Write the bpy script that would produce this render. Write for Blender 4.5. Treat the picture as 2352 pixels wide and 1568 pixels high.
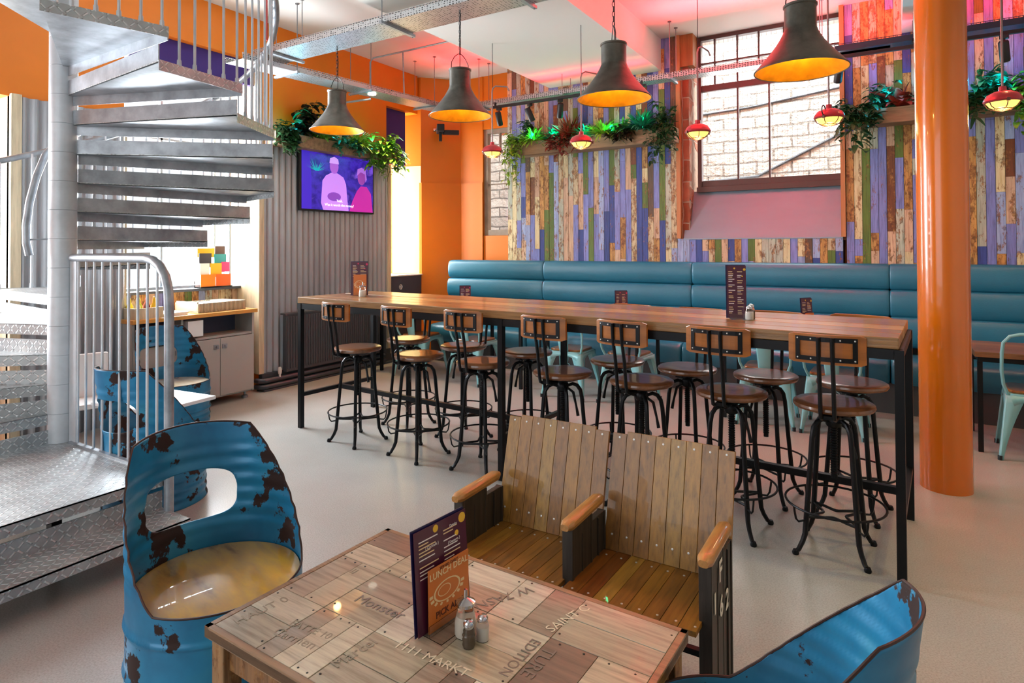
import bpy, math, random
from mathutils import Matrix, Vector, noise
PI = math.pi
rad = math.radians
for o in list(bpy.data.objects):
    bpy.data.objects.remove(o)
SC = bpy.context.scene
COL = SC.collection

def lin(h):
    h = h.lstrip('#')
    out = []
    for i in (0, 2, 4):
        c = int(h[i:i+2], 16) / 255
        out.append(c/12.92 if c <= .04045 else ((c+.055)/1.055)**2.4)
    return tuple(out)

# ------------------------------------------------------------------ camera
def make_camera():
    yaw, pitch, roll = rad(31.585), rad(.80), rad(-.2546)
    f = Vector((-math.sin(yaw)*math.cos(pitch), math.cos(yaw)*math.cos(pitch), math.sin(pitch)))
    r0 = Vector((math.cos(yaw), math.sin(yaw), 0))
    u0 = r0.cross(f)
    r = r0*math.cos(roll) + u0*math.sin(roll)
    u = -r0*math.sin(roll) + u0*math.cos(roll)
    cd = bpy.data.cameras.new('camera')
    cam = bpy.data.objects.new('camera', cd)
    COL.objects.link(cam)
    cam.matrix_world = Matrix(((r.x, u.x, -f.x, 0), (r.y, u.y, -f.y, 0), (r.z, u.z, -f.z, 1.447), (0, 0, 0, 1)))
    cd.sensor_width = 36
    cd.sensor_fit = 'HORIZONTAL'
    cd.lens = 1422.7*36/2352
    cd.shift_y = -(784-546.9)/2352
    cd.clip_start = .05
    SC.camera = cam
make_camera()

# ------------------------------------------------------------------ view, world, daylight
SC.view_settings.view_transform = 'Standard'
SC.view_settings.look = 'None'
SC.view_settings.exposure = 0.0
SC.view_settings.gamma = 1
SC.view_settings.use_curve_mapping = False
w = bpy.data.worlds.new('sky')
SC.world = w
w.use_nodes = True
bg = w.node_tree.nodes['Background']
bg.inputs[0].default_value = (.93, .97, 1, 1)
bg.inputs[1].default_value = 1.2

def area(name, loc, rot, sx, sy, power, col=(1, 1, 1), spread=180):
    l = bpy.data.lights.new(name, 'AREA')
    l.shape = 'RECTANGLE'
    l.size, l.size_y, l.energy, l.color = sx, sy, power, col
    l.spread = rad(spread)
    o = bpy.data.objects.new(name, l)
    o.location, o.rotation_euler = loc, rot
    COL.objects.link(o)
    return o
def point(name, loc, power, col, r=.03):
    l = bpy.data.lights.new(name, 'POINT')
    l.energy, l.color, l.shadow_soft_size = power, col, r
    o = bpy.data.objects.new(name, l)
    o.location = loc
    COL.objects.link(o)
    return o
# daylight outside the left-hand windows (facing +X), then an added fill light behind the camera
area('daylight_window', (-6.25, 3.38, 2.15), (0, rad(-90), 0), 2.1, 1.3, 440, (.86, .94, 1))
area('daylight_window', (-6.25, 6.1, 2.0), (0, rad(-90), 0), 1.9, .75, 190, (.93, .97, 1))
area('daylight_window', (-6.25, .7, 1.8), (0, rad(-90), 0), 1.4, 2.0, 260, (.88, .95, 1))
area('daylight_window', (-1.12, 7.35, 2.9), (rad(-90), 0, 0), 1.4, 1.6, 26, (.95, .98, 1))
area('front_fill', (-2.6, -2.7, 2.0), (rad(90), 0, 0), 3.6, 2.4, 58, (.97, .98, 1))

# added warm fill lights under the ceiling; no such fittings are seen
for x, y, e in ((1.3, 3.4, 13), (1.6, 1.6, 13), (.9, 5.4, 4)):
    area('warm_fill', (x, y, 3.7), (0, 0, 0), .15, .15, e, (1, .72, .30), 110)
area('warm_fill', (-5.0, 5.6, 3.1), (0, 0, 0), .1, .1, 10, (1, .7, .3), 100)

# ------------------------------------------------------------------ materials
MATS = {}
def mat(name, col, rough=.5, metal=0., var=0., scale=8., stretch=(1, 1, 1), bump=0., bscale=None, coat=0., emit=0., spec=.5):
    if name in MATS:
        return MATS[name]
    m = bpy.data.materials.new(name)
    m.use_nodes = True
    nt = m.node_tree
    b = nt.nodes['Principled BSDF']
    if isinstance(col, str):
        col = lin(col)
    b.inputs['Base Color'].default_value = (*col, 1)
    b.inputs['Roughness'].default_value = rough
    b.inputs['Metallic'].default_value = metal
    b.inputs['Coat Weight'].default_value = coat
    b.inputs['Specular IOR Level'].default_value = spec
    if emit:
        b.inputs['Emission Color'].default_value = (*col, 1)
        b.inputs['Emission Strength'].default_value = emit
    if var or bump:
        tc = nt.nodes.new('ShaderNodeTexCoord')
        mp = nt.nodes.new('ShaderNodeMapping')
        mp.inputs['Scale'].default_value = stretch
        nt.links.new(tc.outputs['Object'], mp.inputs[0])
        n = nt.nodes.new('ShaderNodeTexNoise')
        n.inputs['Scale'].default_value = scale
        n.inputs['Detail'].default_value = 6
        n.inputs['Roughness'].default_value = .6
        nt.links.new(mp.outputs[0], n.inputs['Vector'])
        if var:
            cr = nt.nodes.new('ShaderNodeValToRGB')
            cr.color_ramp.elements[0].position = .3
            cr.color_ramp.elements[1].position = .7
            cr.color_ramp.elements[0].color = (*[max(0, c*(1-var)) for c in col], 1)
            cr.color_ramp.elements[1].color = (*[min(1, c*(1+var)) for c in col], 1)
            nt.links.new(n.outputs['Fac'], cr.inputs[0])
            nt.links.new(cr.outputs[0], b.inputs['Base Color'])
        if bump:
            bp = nt.nodes.new('ShaderNodeBump')
            bp.inputs['Strength'].default_value = bump
            bp.inputs['Distance'].default_value = .01
            src = n
            if bscale:
                src = nt.nodes.new('ShaderNodeTexNoise')
                src.inputs['Scale'].default_value = bscale
                src.inputs['Detail'].default_value = 4
                nt.links.new(mp.outputs[0], src.inputs['Vector'])
            nt.links.new(src.outputs['Fac'], bp.inputs['Height'])
            nt.links.new(bp.outputs[0], b.inputs['Normal'])
    MATS[name] = m
    return m

def N(m, t, **kw):
    n = m.node_tree.nodes.new(t)
    for k, v in kw.items():
        setattr(n, k, v)
    return n
def L(m, a, b):
    m.node_tree.links.new(a, b)
def ramp(m, src, stops):
    cr = N(m, 'ShaderNodeValToRGB')
    e = cr.color_ramp.elements
    while len(e) < len(stops):
        e.new(.5)
    for i, (p, c) in enumerate(stops):
        e[i].position = p
        e[i].color = (*c, 1) if len(c) == 3 else c
    L(m, src, cr.inputs[0])
    return cr
def mix(m, fac, a, b, mode='MIX'):
    x = N(m, 'ShaderNodeMix', data_type='RGBA', blend_type=mode)
    if hasattr(fac, 'links') or hasattr(fac, 'is_linked'):
        L(m, fac, x.inputs[0])
    else:
        x.inputs[0].default_value = fac
    for s, i in ((a, 6), (b, 7)):
        if isinstance(s, tuple):
            x.inputs[i].default_value = (*s, 1) if len(s) == 3 else s
        else:
            L(m, s, x.inputs[i])
    return x.outputs[2]
def noise_tex(m, scale, stretch=(1, 1, 1), detail=6, coord='Object', rough=.6):
    tc = N(m, 'ShaderNodeTexCoord')
    mp = N(m, 'ShaderNodeMapping')
    mp.inputs['Scale'].default_value = stretch
    L(m, tc.outputs[coord], mp.inputs[0])
    n = N(m, 'ShaderNodeTexNoise')
    n.inputs['Scale'].default_value = scale
    n.inputs['Detail'].default_value = detail
    n.inputs['Roughness'].default_value = rough
    L(m, mp.outputs[0], n.inputs['Vector'])
    return n.outputs['Fac']
def bsdf(m):
    return m.node_tree.nodes['Principled BSDF']
def bump(m, h, strength=.4, dist=.005):
    b = N(m, 'ShaderNodeBump')
    b.inputs['Strength'].default_value = strength
    b.inputs['Distance'].default_value = dist
    L(m, h, b.inputs['Height'])
    L(m, b.outputs[0], bsdf(m).inputs['Normal'])
BLK, WHT = (0, 0, 0), (1, 1, 1)

def floor_mat():
    m = mat('polished_floor', '#a89c88', .29)
    a = noise_tex(m, .9, detail=3)
    b = noise_tex(m, 150, detail=3)
    c = noise_tex(m, 9, detail=8)
    base = ramp(m, a, [(.3, lin('#9d9b97')), (.7, lin('#aeaca8'))])
    sp = ramp(m, b, [(.36, (.36, .33, .29)), (.5, (.5, .5, .5)), (.64, (.62, .61, .6))])
    c1 = mix(m, .55, base.outputs[0], sp.outputs[0], 'OVERLAY')
    sp2 = ramp(m, c, [(.3, (.44, .43, .42)), (.7, (.56, .56, .55))])
    c2 = mix(m, .2, c1, sp2.outputs[0], 'OVERLAY')
    L(m, c2, bsdf(m).inputs['Base Color'])
    bump(m, b, .05, .002)
    return m
def attr_wood(name, rough=.55, wear=.5, along='Z', bumps=.3, coat=0, chip=True):
    """planks: the plank's own paint or timber colour comes from the mesh colour attribute, grain and wear on top"""
    m = mat(name, '#888888', rough, coat=coat)
    at = N(m, 'ShaderNodeAttribute', attribute_name='Col')
    st = {'Z': (14, 14, 1), 'X': (1, 14, 14), 'Y': (14, 1, 14)}[along]
    g = noise_tex(m, 5, st, 8)
    gr = ramp(m, g, [(.3, (.24, .23, .21)), (.5, (.5, .5, .5)), (.7, (.66, .66, .64))])
    c = mix(m, .8, at.outputs['Color'], gr.outputs[0], 'OVERLAY')
    if chip:
        st2 = {'Z': (3, 3, 1), 'X': (1, 3, 3), 'Y': (3, 1, 3)}[along]
        n = noise_tex(m, 9, st2, 7, rough=.75)
        ad = N(m, 'ShaderNodeMath', operation='MULTIPLY_ADD')
        L(m, at.outputs['Alpha'], ad.inputs[0])
        ad.inputs[1].default_value = .13
        L(m, n, ad.inputs[2])
        k = ramp(m, ad.outputs[0], [(.61, BLK), (.66, WHT)])
        n3 = noise_tex(m, 30, detail=4)
        rust = ramp(m, n3, [(.35, lin('#4a2a14')), (.55, lin('#8a5a2a')), (.7, lin('#b08a50'))])
        am = N(m, 'ShaderNodeMath', operation='MULTIPLY')
        L(m, k.outputs[0], am.inputs[0])
        am.inputs[1].default_value = .85
        c = mix(m, am.outputs[0], c, rust.outputs[0])
    L(m, c, bsdf(m).inputs['Base Color'])
    bump(m, g, bumps, .003)
    return m
def brick_mat(name, c1, c2, mortar, sc, bw, rh, ms, rough=.9, coordswap=None, bs=.8, dist=.02):
    m = mat(name, c1, rough)
    tc = N(m, 'ShaderNodeTexCoord')
    mp = N(m, 'ShaderNodeMapping')
    if coordswap:
        mp.inputs['Rotation'].default_value = coordswap
    L(m, tc.outputs['Object'], mp.inputs[0])
    nz = N(m, 'ShaderNodeTexNoise')
    nz.inputs['Scale'].default_value = 3
    L(m, mp.outputs[0], nz.inputs['Vector'])
    ad = N(m, 'ShaderNodeMix', data_type='VECTOR')
    ad.inputs[0].default_value = .07
    L(m, mp.outputs[0], ad.inputs[4])
    L(m, nz.outputs['Color'], ad.inputs[5])
    b = N(m, 'ShaderNodeTexBrick')
    b.inputs['Scale'].default_value = sc
    b.inputs['Brick Width'].default_value = bw
    b.inputs['Row Height'].default_value = rh
    b.inputs['Mortar Size'].default_value = ms
    b.inputs['Mortar Smooth'].default_value = .3
    b.inputs['Color1'].default_value = (*lin(c1), 1)
    b.inputs['Color2'].default_value = (*lin(c2), 1)
    b.inputs['Mortar'].default_value = (*lin(mortar), 1)
    L(m, ad.outputs[1], b.inputs['Vector'])
    n2 = noise_tex(m, 14)
    k = ramp(m, n2, [(.3, (.38, .38, .38)), (.7, (.6, .6, .6))])
    c = mix(m, .6, b.outputs['Color'], k.outputs[0], 'OVERLAY')
    L(m, c, bsdf(m).inputs['Base Color'])
    inv = N(m, 'ShaderNodeMath', operation='SUBTRACT')
    L(m, n2, inv.inputs[0])
    L(m, b.outputs['Fac'], inv.inputs[1])
    bump(m, inv.outputs[0], bs, dist)
    return m
def barrel_mat():
    m = mat('distressed_blue_paint', '#2d86ad', .38, .15)
    a = noise_tex(m, 3.4, detail=5, rough=.55)
    n1 = noise_tex(m, 6, (1, 1, 1.2), 9, rough=.6)
    n2 = noise_tex(m, 26, (1, 1, .5), 6, rough=.7)
    c0 = ramp(m, a, [(.3, lin('#165c86')), (.55, lin('#2280ad')), (.8, lin('#3f97b0'))])
    add = N(m, 'ShaderNodeMath', operation='MULTIPLY_ADD')
    L(m, n2, add.inputs[0])
    add.inputs[1].default_value = .22
    L(m, n1, add.inputs[2])
    k = ramp(m, add.outputs[0], [(.672, BLK), (.69, WHT)])
    c = mix(m, k.outputs[0], c0.outputs[0], lin('#2b1612'))
    L(m, c, bsdf(m).inputs['Base Color'])
    r = ramp(m, k.outputs[0], [(0, (.34, .34, .34)), (1, (.75, .75, .75))])
    L(m, r.outputs[0], bsdf(m).inputs['Roughness'])
    bump(m, k.outputs[0], -.3, .002)
    return m
def plate_mat():
    """galvanised chequer plate: raised bars alternating at +-45 degrees"""
    m = mat('chequer_plate', '#c2c6c8', .40, .5)
    tc = N(m, 'ShaderNodeTexCoord')
    sep = N(m, 'ShaderNodeSeparateXYZ')
    L(m, tc.outputs['UV'], sep.inputs[0])
    def mt(op, a, b=None, c=None):
        n = N(m, 'ShaderNodeMath', operation=op)
        for i, v in enumerate((a, b, c)):
            if v is None:
                continue
            if isinstance(v, (int, float)):
                n.inputs[i].default_value = v
            else:
                L(m, v, n.inputs[i])
        return n.outputs[0]
    U, V = mt('MULTIPLY', sep.outputs[0], 34), mt('MULTIPLY', sep.outputs[1], 34)
    par = mt('MODULO', mt('ABSOLUTE', mt('ADD', mt('FLOOR', U), mt('FLOOR', V))), 2)
    sg = mt('SUBTRACT', mt('MULTIPLY', par, 2), 1)
    u, v = mt('SUBTRACT', mt('FRACT', U), .5), mt('SUBTRACT', mt('FRACT', V), .5)
    us = mt('MULTIPLY', u, sg)
    p = mt('ABSOLUTE', mt('MULTIPLY', mt('ADD', us, v), .707))
    q = mt('ABSOLUTE', mt('MULTIPLY', mt('SUBTRACT', us, v), .707))
    dd = mt('MAXIMUM', mt('MULTIPLY', p, 1.85), mt('MULTIPLY', q, 6.5))
    hh = N(m, 'ShaderNodeMapRange', interpolation_type='SMOOTHSTEP')
    L(m, dd, hh.inputs[0])
    hh.inputs[1].default_value, hh.inputs[2].default_value = .55, 1.0
    hh.inputs[3].default_value, hh.inputs[4].default_value = 1, 0
    h = hh.outputs[0]
    n = noise_tex(m, 5, detail=4)
    c = ramp(m, n, [(.3, lin('#a6abae')), (.7, lin('#c9cdce'))])
    c2 = mix(m, .22, c.outputs[0], h, 'OVERLAY')
    L(m, c2, bsdf(m).inputs['Base Color'])
    bump(m, h, .9, .004)
    return m
def led_leaf(name, col):
    return mat(name, col, .5, var=.35, scale=30)

FLOOR = floor_mat()
PLANK = attr_wood('painted_reclaimed_planks', .55)
WHITE = mat('white_ceiling_paint', '#d8d6d0', .85)
ORANGE = mat('orange_paint', '#dc7600', .45, var=.05, scale=2)
ORGLOSS = mat('orange_gloss_paint', '#c86600', .22, coat=.4, var=.06, scale=1.2)
GREYP = mat('dark_grey_paint', '#3c4046', .5)
CORR = mat('corrugated_steel', '#a3a6ab', .38, .55, var=.25, scale=2.5, stretch=(1, 1, .3))
PALEWOOD = mat('pale_scaffold_board', '#cdbd9f', .7, var=.22, scale=6, stretch=(6, 6, .6), bump=.3)
BLACK = mat('black_steel', '#16171a', .38, .6)
BLACKP = mat('black_plastic', '#111216', .45)
GALV = mat('galvanised_steel', '#999fa6', .42, .5, var=.3, scale=9)
GALVP = mat('galvanised_paint', '#c0c6cc', .5, .3, var=.18, scale=4)
PLATE = plate_mat()
STOOLWOOD = mat('varnished_stool_wood', '#74482a', .3, var=.45, scale=4, stretch=(1, 6, 1), coat=.4)
BACKWOOD = mat('varnished_back_wood', '#9a5a20', .32, var=.3, scale=4, stretch=(1, 1, 7), coat=.4)
SCREW = mat('pale_rivet', '#c9c9c6', .4, .5)
BARREL = barrel_mat()
BRICK = brick_mat('orange_brick', '#a0634a', '#84482e', '#a08a78', 1, .215, .075, .008, coordswap=(rad(90), 0, rad(90)))
STONE = brick_mat('sunlit_rubble_stone', '#dcd9cf', '#c3bfb6', '#8a867e', 1, .42, .15, .012, coordswap=(rad(90), 0, 0), bs=1., dist=.05)
TEAL = mat('teal_leatherette', '#23708c', .36, var=.08, scale=3, bump=.12, bscale=90, spec=.6)
TOLIX = mat('pale_teal_powder_coat', '#7fb6bb', .4, .1)
BROWNF = mat('dark_brown_window_paint', '#4b302b', .45)
LAV = mat('grey_steel_apron', '#8294a4', .42, .35, var=.05, scale=1.5, stretch=(1, 1, 3))
PURPLE = mat('purple_blind_fabric', '#3a2470', .8)
SHADE = mat('aged_zinc_shade', '#56534c', .42, .6, var=.5, scale=7, bump=.3)
GOLD = mat('gold_leaf_lining', '#d8930c', .42, .5, var=.25, scale=12)
BULB = mat('warm_lamp_glow', (1, .62, .2), .5, emit=9)
REDMET = mat('red_bulkhead_enamel', '#b0303a', .3, .3, coat=.5)
GLASSY = mat('amber_lamp_glass', (1., .66, .14), .3, emit=1.5)
CHROME = mat('chrome', '#c8c8cc', .15, 1)
GLASS = None
def glass():
    m = mat('clear_glass', '#ffffff', .03)
    bsdf(m).inputs['Transmission Weight'].default_value = 1
    bsdf(m).inputs['IOR'].default_value = 1.45
    return m
GLASS = glass()
def thin_glass():
    m = bpy.data.materials.new('window_glass')
    m.use_nodes = True
    nt = m.node_tree
    nt.nodes.clear()
    out = nt.nodes.new('ShaderNodeOutputMaterial')
    tr = nt.nodes.new('ShaderNodeBsdfTransparent')
    gl = nt.nodes.new('ShaderNodeBsdfGlossy')
    gl.inputs['Roughness'].default_value = .02
    mx = nt.nodes.new('ShaderNodeMixShader')
    mx.inputs[0].default_value = .05
    nt.links.new(tr.outputs[0], mx.inputs[1])
    nt.links.new(gl.outputs[0], mx.inputs[2])
    nt.links.new(mx.outputs[0], out.inputs[0])
    return m
PANE = thin_glass()
SALT = mat('white_salt', '#eeeae4', .8)
PAPER = mat('white_paper', '#ecebe6', .7)
WHITEPL = mat('white_plastic', '#f0f1f2', .35)

# ------------------------------------------------------------------ mesh builder
class MB:
    def __init__(s):
        s.v, s.f, s.c, s.uv, s.col = [], [], [], [], None
    def add(s, vs, fs, uvs=None):
        b = len(s.v)
        s.v += [tuple(p) for p in vs]
        for i, f in enumerate(fs):
            s.f.append([b+k for k in f])
            s.c.append(s.col)
            s.uv.append(uvs[i] if uvs else None)
        return s
    def box(s, x0, x1, y0, y1, z0, z1, M=None):
        vs = [Vector((x, y, z)) for z in (z0, z1) for y in (y0, y1) for x in (x0, x1)]
        if M:
            vs = [M @ p for p in vs]
        return s.add(vs, [(0, 2, 3, 1), (4, 5, 7, 6), (0, 1, 5, 4), (2, 6, 7, 3), (0, 4, 6, 2), (1, 3, 7, 5)])
    def bar(s, a, b, w, h=None, up=(0, 0, 1)):
        a, b = Vector(a), Vector(b)
        h = h or w
        d = (b-a).normalized()
        x = d.cross(Vector(up))
        if x.length < 1e-4:
            x = d.cross(Vector((1, 0, 0)))
        x.normalize()
        y = x.cross(d)
        vs = []
        for p in (a, b):
            for i, j in ((-1, -1), (1, -1), (1, 1), (-1, 1)):
                vs.append(p + x*i*w/2 + y*j*h/2)
        return s.add(vs, [(0, 1, 2, 3)[::-1], (4, 5, 6, 7), (0, 1, 5, 4), (1, 2, 6, 5), (2, 3, 7, 6), (3, 0, 4, 7)])
    def tube(s, pts, r, n=8, closed=False, caps=True):
        pts = [Vector(p) for p in pts]
        m = len(pts)
        rs = r if isinstance(r, (list, tuple)) else [r]*m
        prev = None
        base = len(s.v)
        for i, p in enumerate(pts):
            if closed:
                d = pts[(i+1) % m]-pts[i-1]
            else:
                d = pts[min(i+1, m-1)]-pts[max(i-1, 0)]
            d.normalize()
            if prev is None:
                x = d.cross(Vector((0, 0, 1)))
                if x.length < 1e-3:
                    x = d.cross(Vector((0, 1, 0)))
            else:
                x = prev - d*prev.dot(d)
                if x.length < 1e-4:
                    x = d.cross(Vector((0, 0, 1)))
            x.normalize()
            prev = x
            y = d.cross(x)
            for k in range(n):
                a = 2*PI*k/n
                s.v.append(tuple(p + (x*math.cos(a)+y*math.sin(a))*rs[i]))
        for i in range(m if closed else m-1):
            for k in range(n):
                a, b = base+i*n+k, base+i*n+(k+1) % n
                j = (i+1) % m
                s.f.append([a, b, base+j*n+(k+1) % n, base+j*n+k])
                s.c.append(s.col)
                s.uv.append(None)
        if caps and not closed:
            for f in ([base+k for k in range(n)][::-1], [base+(m-1)*n+k for k in range(n)]):
                s.f.append(f)
                s.c.append(s.col)
                s.uv.append(None)
        return s
    def lathe(s, prof, c=(0, 0, 0), n=32, M=None, caps=True):
        base = len(s.v)
        for (r, z) in prof:
            for k in range(n):
                a = 2*PI*k/n
                p = Vector((r*math.cos(a), r*math.sin(a), z))
                if M:
                    p = M @ p
                s.v.append((p.x+c[0], p.y+c[1], p.z+c[2]))
        for i in range(len(prof)-1):
            for k in range(n):
                s.f.append([base+i*n+k, base+i*n+(k+1) % n, base+(i+1)*n+(k+1) % n, base+(i+1)*n+k])
                s.c.append(s.col)
                s.uv.append(None)
        for i, rev in ((0, True), (len(prof)-1, False)):
            if caps and prof[i][0] > 1e-5:
                f = [base+i*n+k for k in range(n)]
                s.f.append(f[::-1] if rev else f)
                s.c.append(s.col)
                s.uv.append(None)
        return s
    def cyl(s, c, r, z0, z1, n=24):
        return s.lathe([(r, z0), (r, z1)], (c[0], c[1], 0), n)
    def prism(s, poly, z0, z1, M=None):
        n = len(poly)
        vs = [Vector((x, y, z0)) for x, y in poly]+[Vector((x, y, z1)) for x, y in poly]
        if M:
            vs = [M @ p for p in vs]
        fs = [tuple(range(n))[::-1], tuple(range(n, 2*n))]+[(i, (i+1) % n, n+(i+1) % n, n+i) for i in range(n)]
        return s.add(vs, fs)
    def grid(s, P, cu=False):
        """P[i][j] points"""
        base = len(s.v)
        nu, nv = len(P), len(P[0])
        for row in P:
            s.v += [tuple(p) for p in row]
        for i in range(nu if cu else nu-1):
            for j in range(nv-1):
                a, b = base+i*nv+j, base+((i+1) % nu)*nv+j
                s.f.append([a, b, b+1, a+1])
                s.c.append(s.col)
                s.uv.append(None)
        return s
    def build(s, name, m, parent=None, smooth=False, bevel=0, solid=0, subsurf=0, segs=2, uvbox=False, fix=False):
        me = bpy.data.meshes.new(name)
        me.from_pydata(s.v, [], s.f)
        if fix:
            import bmesh
            bm = bmesh.new()
            bm.from_mesh(me)
            bmesh.ops.recalc_face_normals(bm, faces=bm.faces)
            bm.to_mesh(me)
            bm.free()
        me.materials.append(m)
        if any(c is not None for c in s.c):
            ca = me.color_attributes.new('Col', 'FLOAT_COLOR', 'CORNER')
            vals = []
            for p, c in zip(me.polygons, s.c):
                c = c or (.5, .5, .5)
                c = (*c, 1.0) if len(c) == 3 else c
                vals += list(c)*len(p.vertices)
            ca.data.foreach_set('color', vals)
        if uvbox:
            ul = me.uv_layers.new(name='UVMap')
            for p in me.polygons:
                nn = p.normal
                ax = max(range(3), key=lambda i: abs(nn[i]))
                for li in p.loop_indices:
                    co = me.vertices[me.loops[li].vertex_index].co
                    u = [co[i] for i in range(3) if i != ax]
                    ul.data[li].uv = u
        if smooth:
            me.polygons.foreach_set('use_smooth', [True]*len(me.polygons))
        o = bpy.data.objects.new(name, me)
        COL.objects.link(o)
        if parent:
            o.parent = parent
        if solid:
            md = o.modifiers.new('s', 'SOLIDIFY')
            md.thickness = solid
            md.offset = 0
        if bevel:
            md = o.modifiers.new('b', 'BEVEL')
            md.width = bevel
            md.segments = segs
            md.limit_method = 'ANGLE'
        if subsurf:
            md = o.modifiers.new('u', 'SUBSURF')
            md.levels = md.render_levels = subsurf
        if smooth and not subsurf:
            try:
                me.set_sharp_from_angle(angle=rad(40))
            except Exception:
                pass
        return o

def tag(o, label=None, cat=None, group=None, kind=None):
    for k, v in (('label', label), ('category', cat), ('group', group), ('kind', kind)):
        if v:
            o[k] = v
    return o
def thing(name, loc=(0, 0, 0), rz=0, label=None, cat=None, group=None):
    o = bpy.data.objects.new(name, None)
    o.empty_display_size = .1
    o.location = loc
    o.rotation_euler = (0, 0, rz)
    COL.objects.link(o)
    return tag(o, label, cat, group)
def structure(o):
    o['kind'] = 'structure'
    return o
def kids(o):
    return [c for c in bpy.data.objects if c.parent == o]
def copy_tree(root, loc, rz, label=None, group=None):
    def rec(o, par):
        c = o.copy()
        COL.objects.link(c)
        c.parent = par
        for ch in CH.get(o.name, []):
            rec(ch, c)
        return c
    CH = {}
    for o in bpy.data.objects:
        if o.parent:
            CH.setdefault(o.parent.name, []).append(o)
    c = rec(root, None)
    c.location = loc
    c.rotation_euler = (0, 0, rz)
    if label:
        c['label'] = label
    if group:
        c['group'] = group
    return c
def text(s, size, m, parent, M, name='lettering', ext=.0004, align='CENTER', bold=0):
    cu = bpy.data.curves.new('t', 'FONT')
    cu.body = s
    cu.size = size
    cu.align_x = align
    cu.align_y = 'CENTER'
    cu.extrude = ext
    cu.offset = bold
    cu.resolution_u = 3
    t = bpy.data.objects.new('t', cu)
    COL.objects.link(t)
    dg = bpy.context.evaluated_depsgraph_get()
    me = bpy.data.meshes.new_from_object(t.evaluated_get(dg))
    bpy.data.objects.remove(t)
    me.name = name
    me.materials.clear()
    me.materials.append(m)
    me.transform(M)
    o = bpy.data.objects.new(name, me)
    COL.objects.link(o)
    o.parent = parent
    return o
def T(loc, rx=0, ry=0, rz=0):
    return Matrix.Translation(loc) @ Matrix.Rotation(rz, 4, 'Z') @ Matrix.Rotation(ry, 4, 'Y') @ Matrix.Rotation(rx, 4, 'X')
def frame_M(o, x, y):
    """matrix whose local X,Y axes are the given world vectors"""
    x, y = Vector(x).normalized(), Vector(y).normalized()
    z = x.cross(y)
    return Matrix(((x.x, y.x, z.x, o[0]), (x.y, y.y, z.y, o[1]), (x.z, y.z, z.z, o[2]), (0, 0, 0, 1)))
R_ = random.Random(7)
#=PART2=
# ================================================================== THE ROOM
CZ = 3.78
def st(mb, name, m, **k):
    return structure(mb.build(name, m, **k))
st(MB().box(-7.5, 3.4, -3.2, 7.6, -.1, 0), 'floor', FLOOR)
st(MB().box(-6.6, 3.4, -3.2, 7.3, CZ, CZ+.2), 'ceiling', WHITE)
st(MB().box(-3.62, -2.2, -3.2, 6.8, 3.42, CZ), 'trim_1', WHITE)            # dropped beams running away from the viewer
st(MB().box(.09, .42, -3.2, 6.8, 3.42, CZ), 'trim_2', WHITE)
# left wall: piers, lintel band, low walls under the windows, chamfered corner
wl = MB()
wl.box(-6.1, -5.5, 1.96, 2.72, 0, CZ).box(-6.1, -5.5, 4.05, 5.89, 0, CZ)
wl.box(-6.1, -5.5, -3.2, -.6, 0, CZ)
wl.box(-6.1, -5.5, -.6, 1.96, 2.57, CZ).box(-6.1, -5.5, 2.72, 4.05, 3.35, CZ).box(-6.1, -5.5, 5.89, 6.5, 3.26, CZ)
wl.prism([(-6.1, 6.44), (-5.9, 6.44), (-5.5, 6.57), (-5.14, 7.0), (-5.14, 7.5), (-6.1, 7.5)], 0, CZ)
structure(MB().add([(-5.897, 6.436, 1.09), (-5.50, 6.566, 1.09), (-5.50, 6.566, 2.56), (-5.897, 6.436, 2.56)], [(0, 1, 2, 3)]).build('daylit_splay_sheet', mat('daylit_reveal', '#f4dc96', .6), solid=.004))  # pale yellow paints strong daylight onto the orange splay below the blind
wl.prism([(-5.52, 6.555), (-5.485, 6.565), (-5.115, 6.975), (-5.115, 7.0), (-5.2, 7.0)], 0, 2.33)
wl.box(-6.1, -5.86, -.6, 1.96, 0, 1.03).box(-6.1, -5.86, 2.72, 4.05, 0, 1.03)
st(wl, 'wall_left', ORANGE, fix=True)
# back wall, with the small and the big window openings
wb = MB()
wb.box(-5.3, -4.76, 7.0, 7.12, 0, CZ).box(-4.76, -2.0, 7.0, 7.5, 0, 1.6).box(-4.76, -2.9, 7.0, 7.5, 3.05, CZ).box(-2.9, -2.0, 7.0, 7.5, 1.6, CZ)
wb.box(-4.78, -4.76, 6.99, 7.0, 0, CZ)
wb.box(-.35, 3.4, 7.0, 7.5, 0, CZ).box(-2.0, -.35, 7.0, 7.5, 0, 1.6).box(-5.14, -4.76, 6.975, 7.0, 0, 2.33)
st(wb, 'wall_back', ORANGE)
st(MB().box(3.2, 3.4, -3.2, 7.3, 0, CZ), 'wall_right', WHITE)
wf = MB()
wf.box(-7.0, -4.5, -3.2, -3.0, 0, CZ).box(-.7, 3.4, -3.2, -3.0, 0, CZ).box(-4.5, -.7, -3.2, -3.0, 3.3, CZ).box(-4.5, -.7, -3.2, -3.0, 0, .75)
st(wf, 'wall_front', WHITE)

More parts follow.
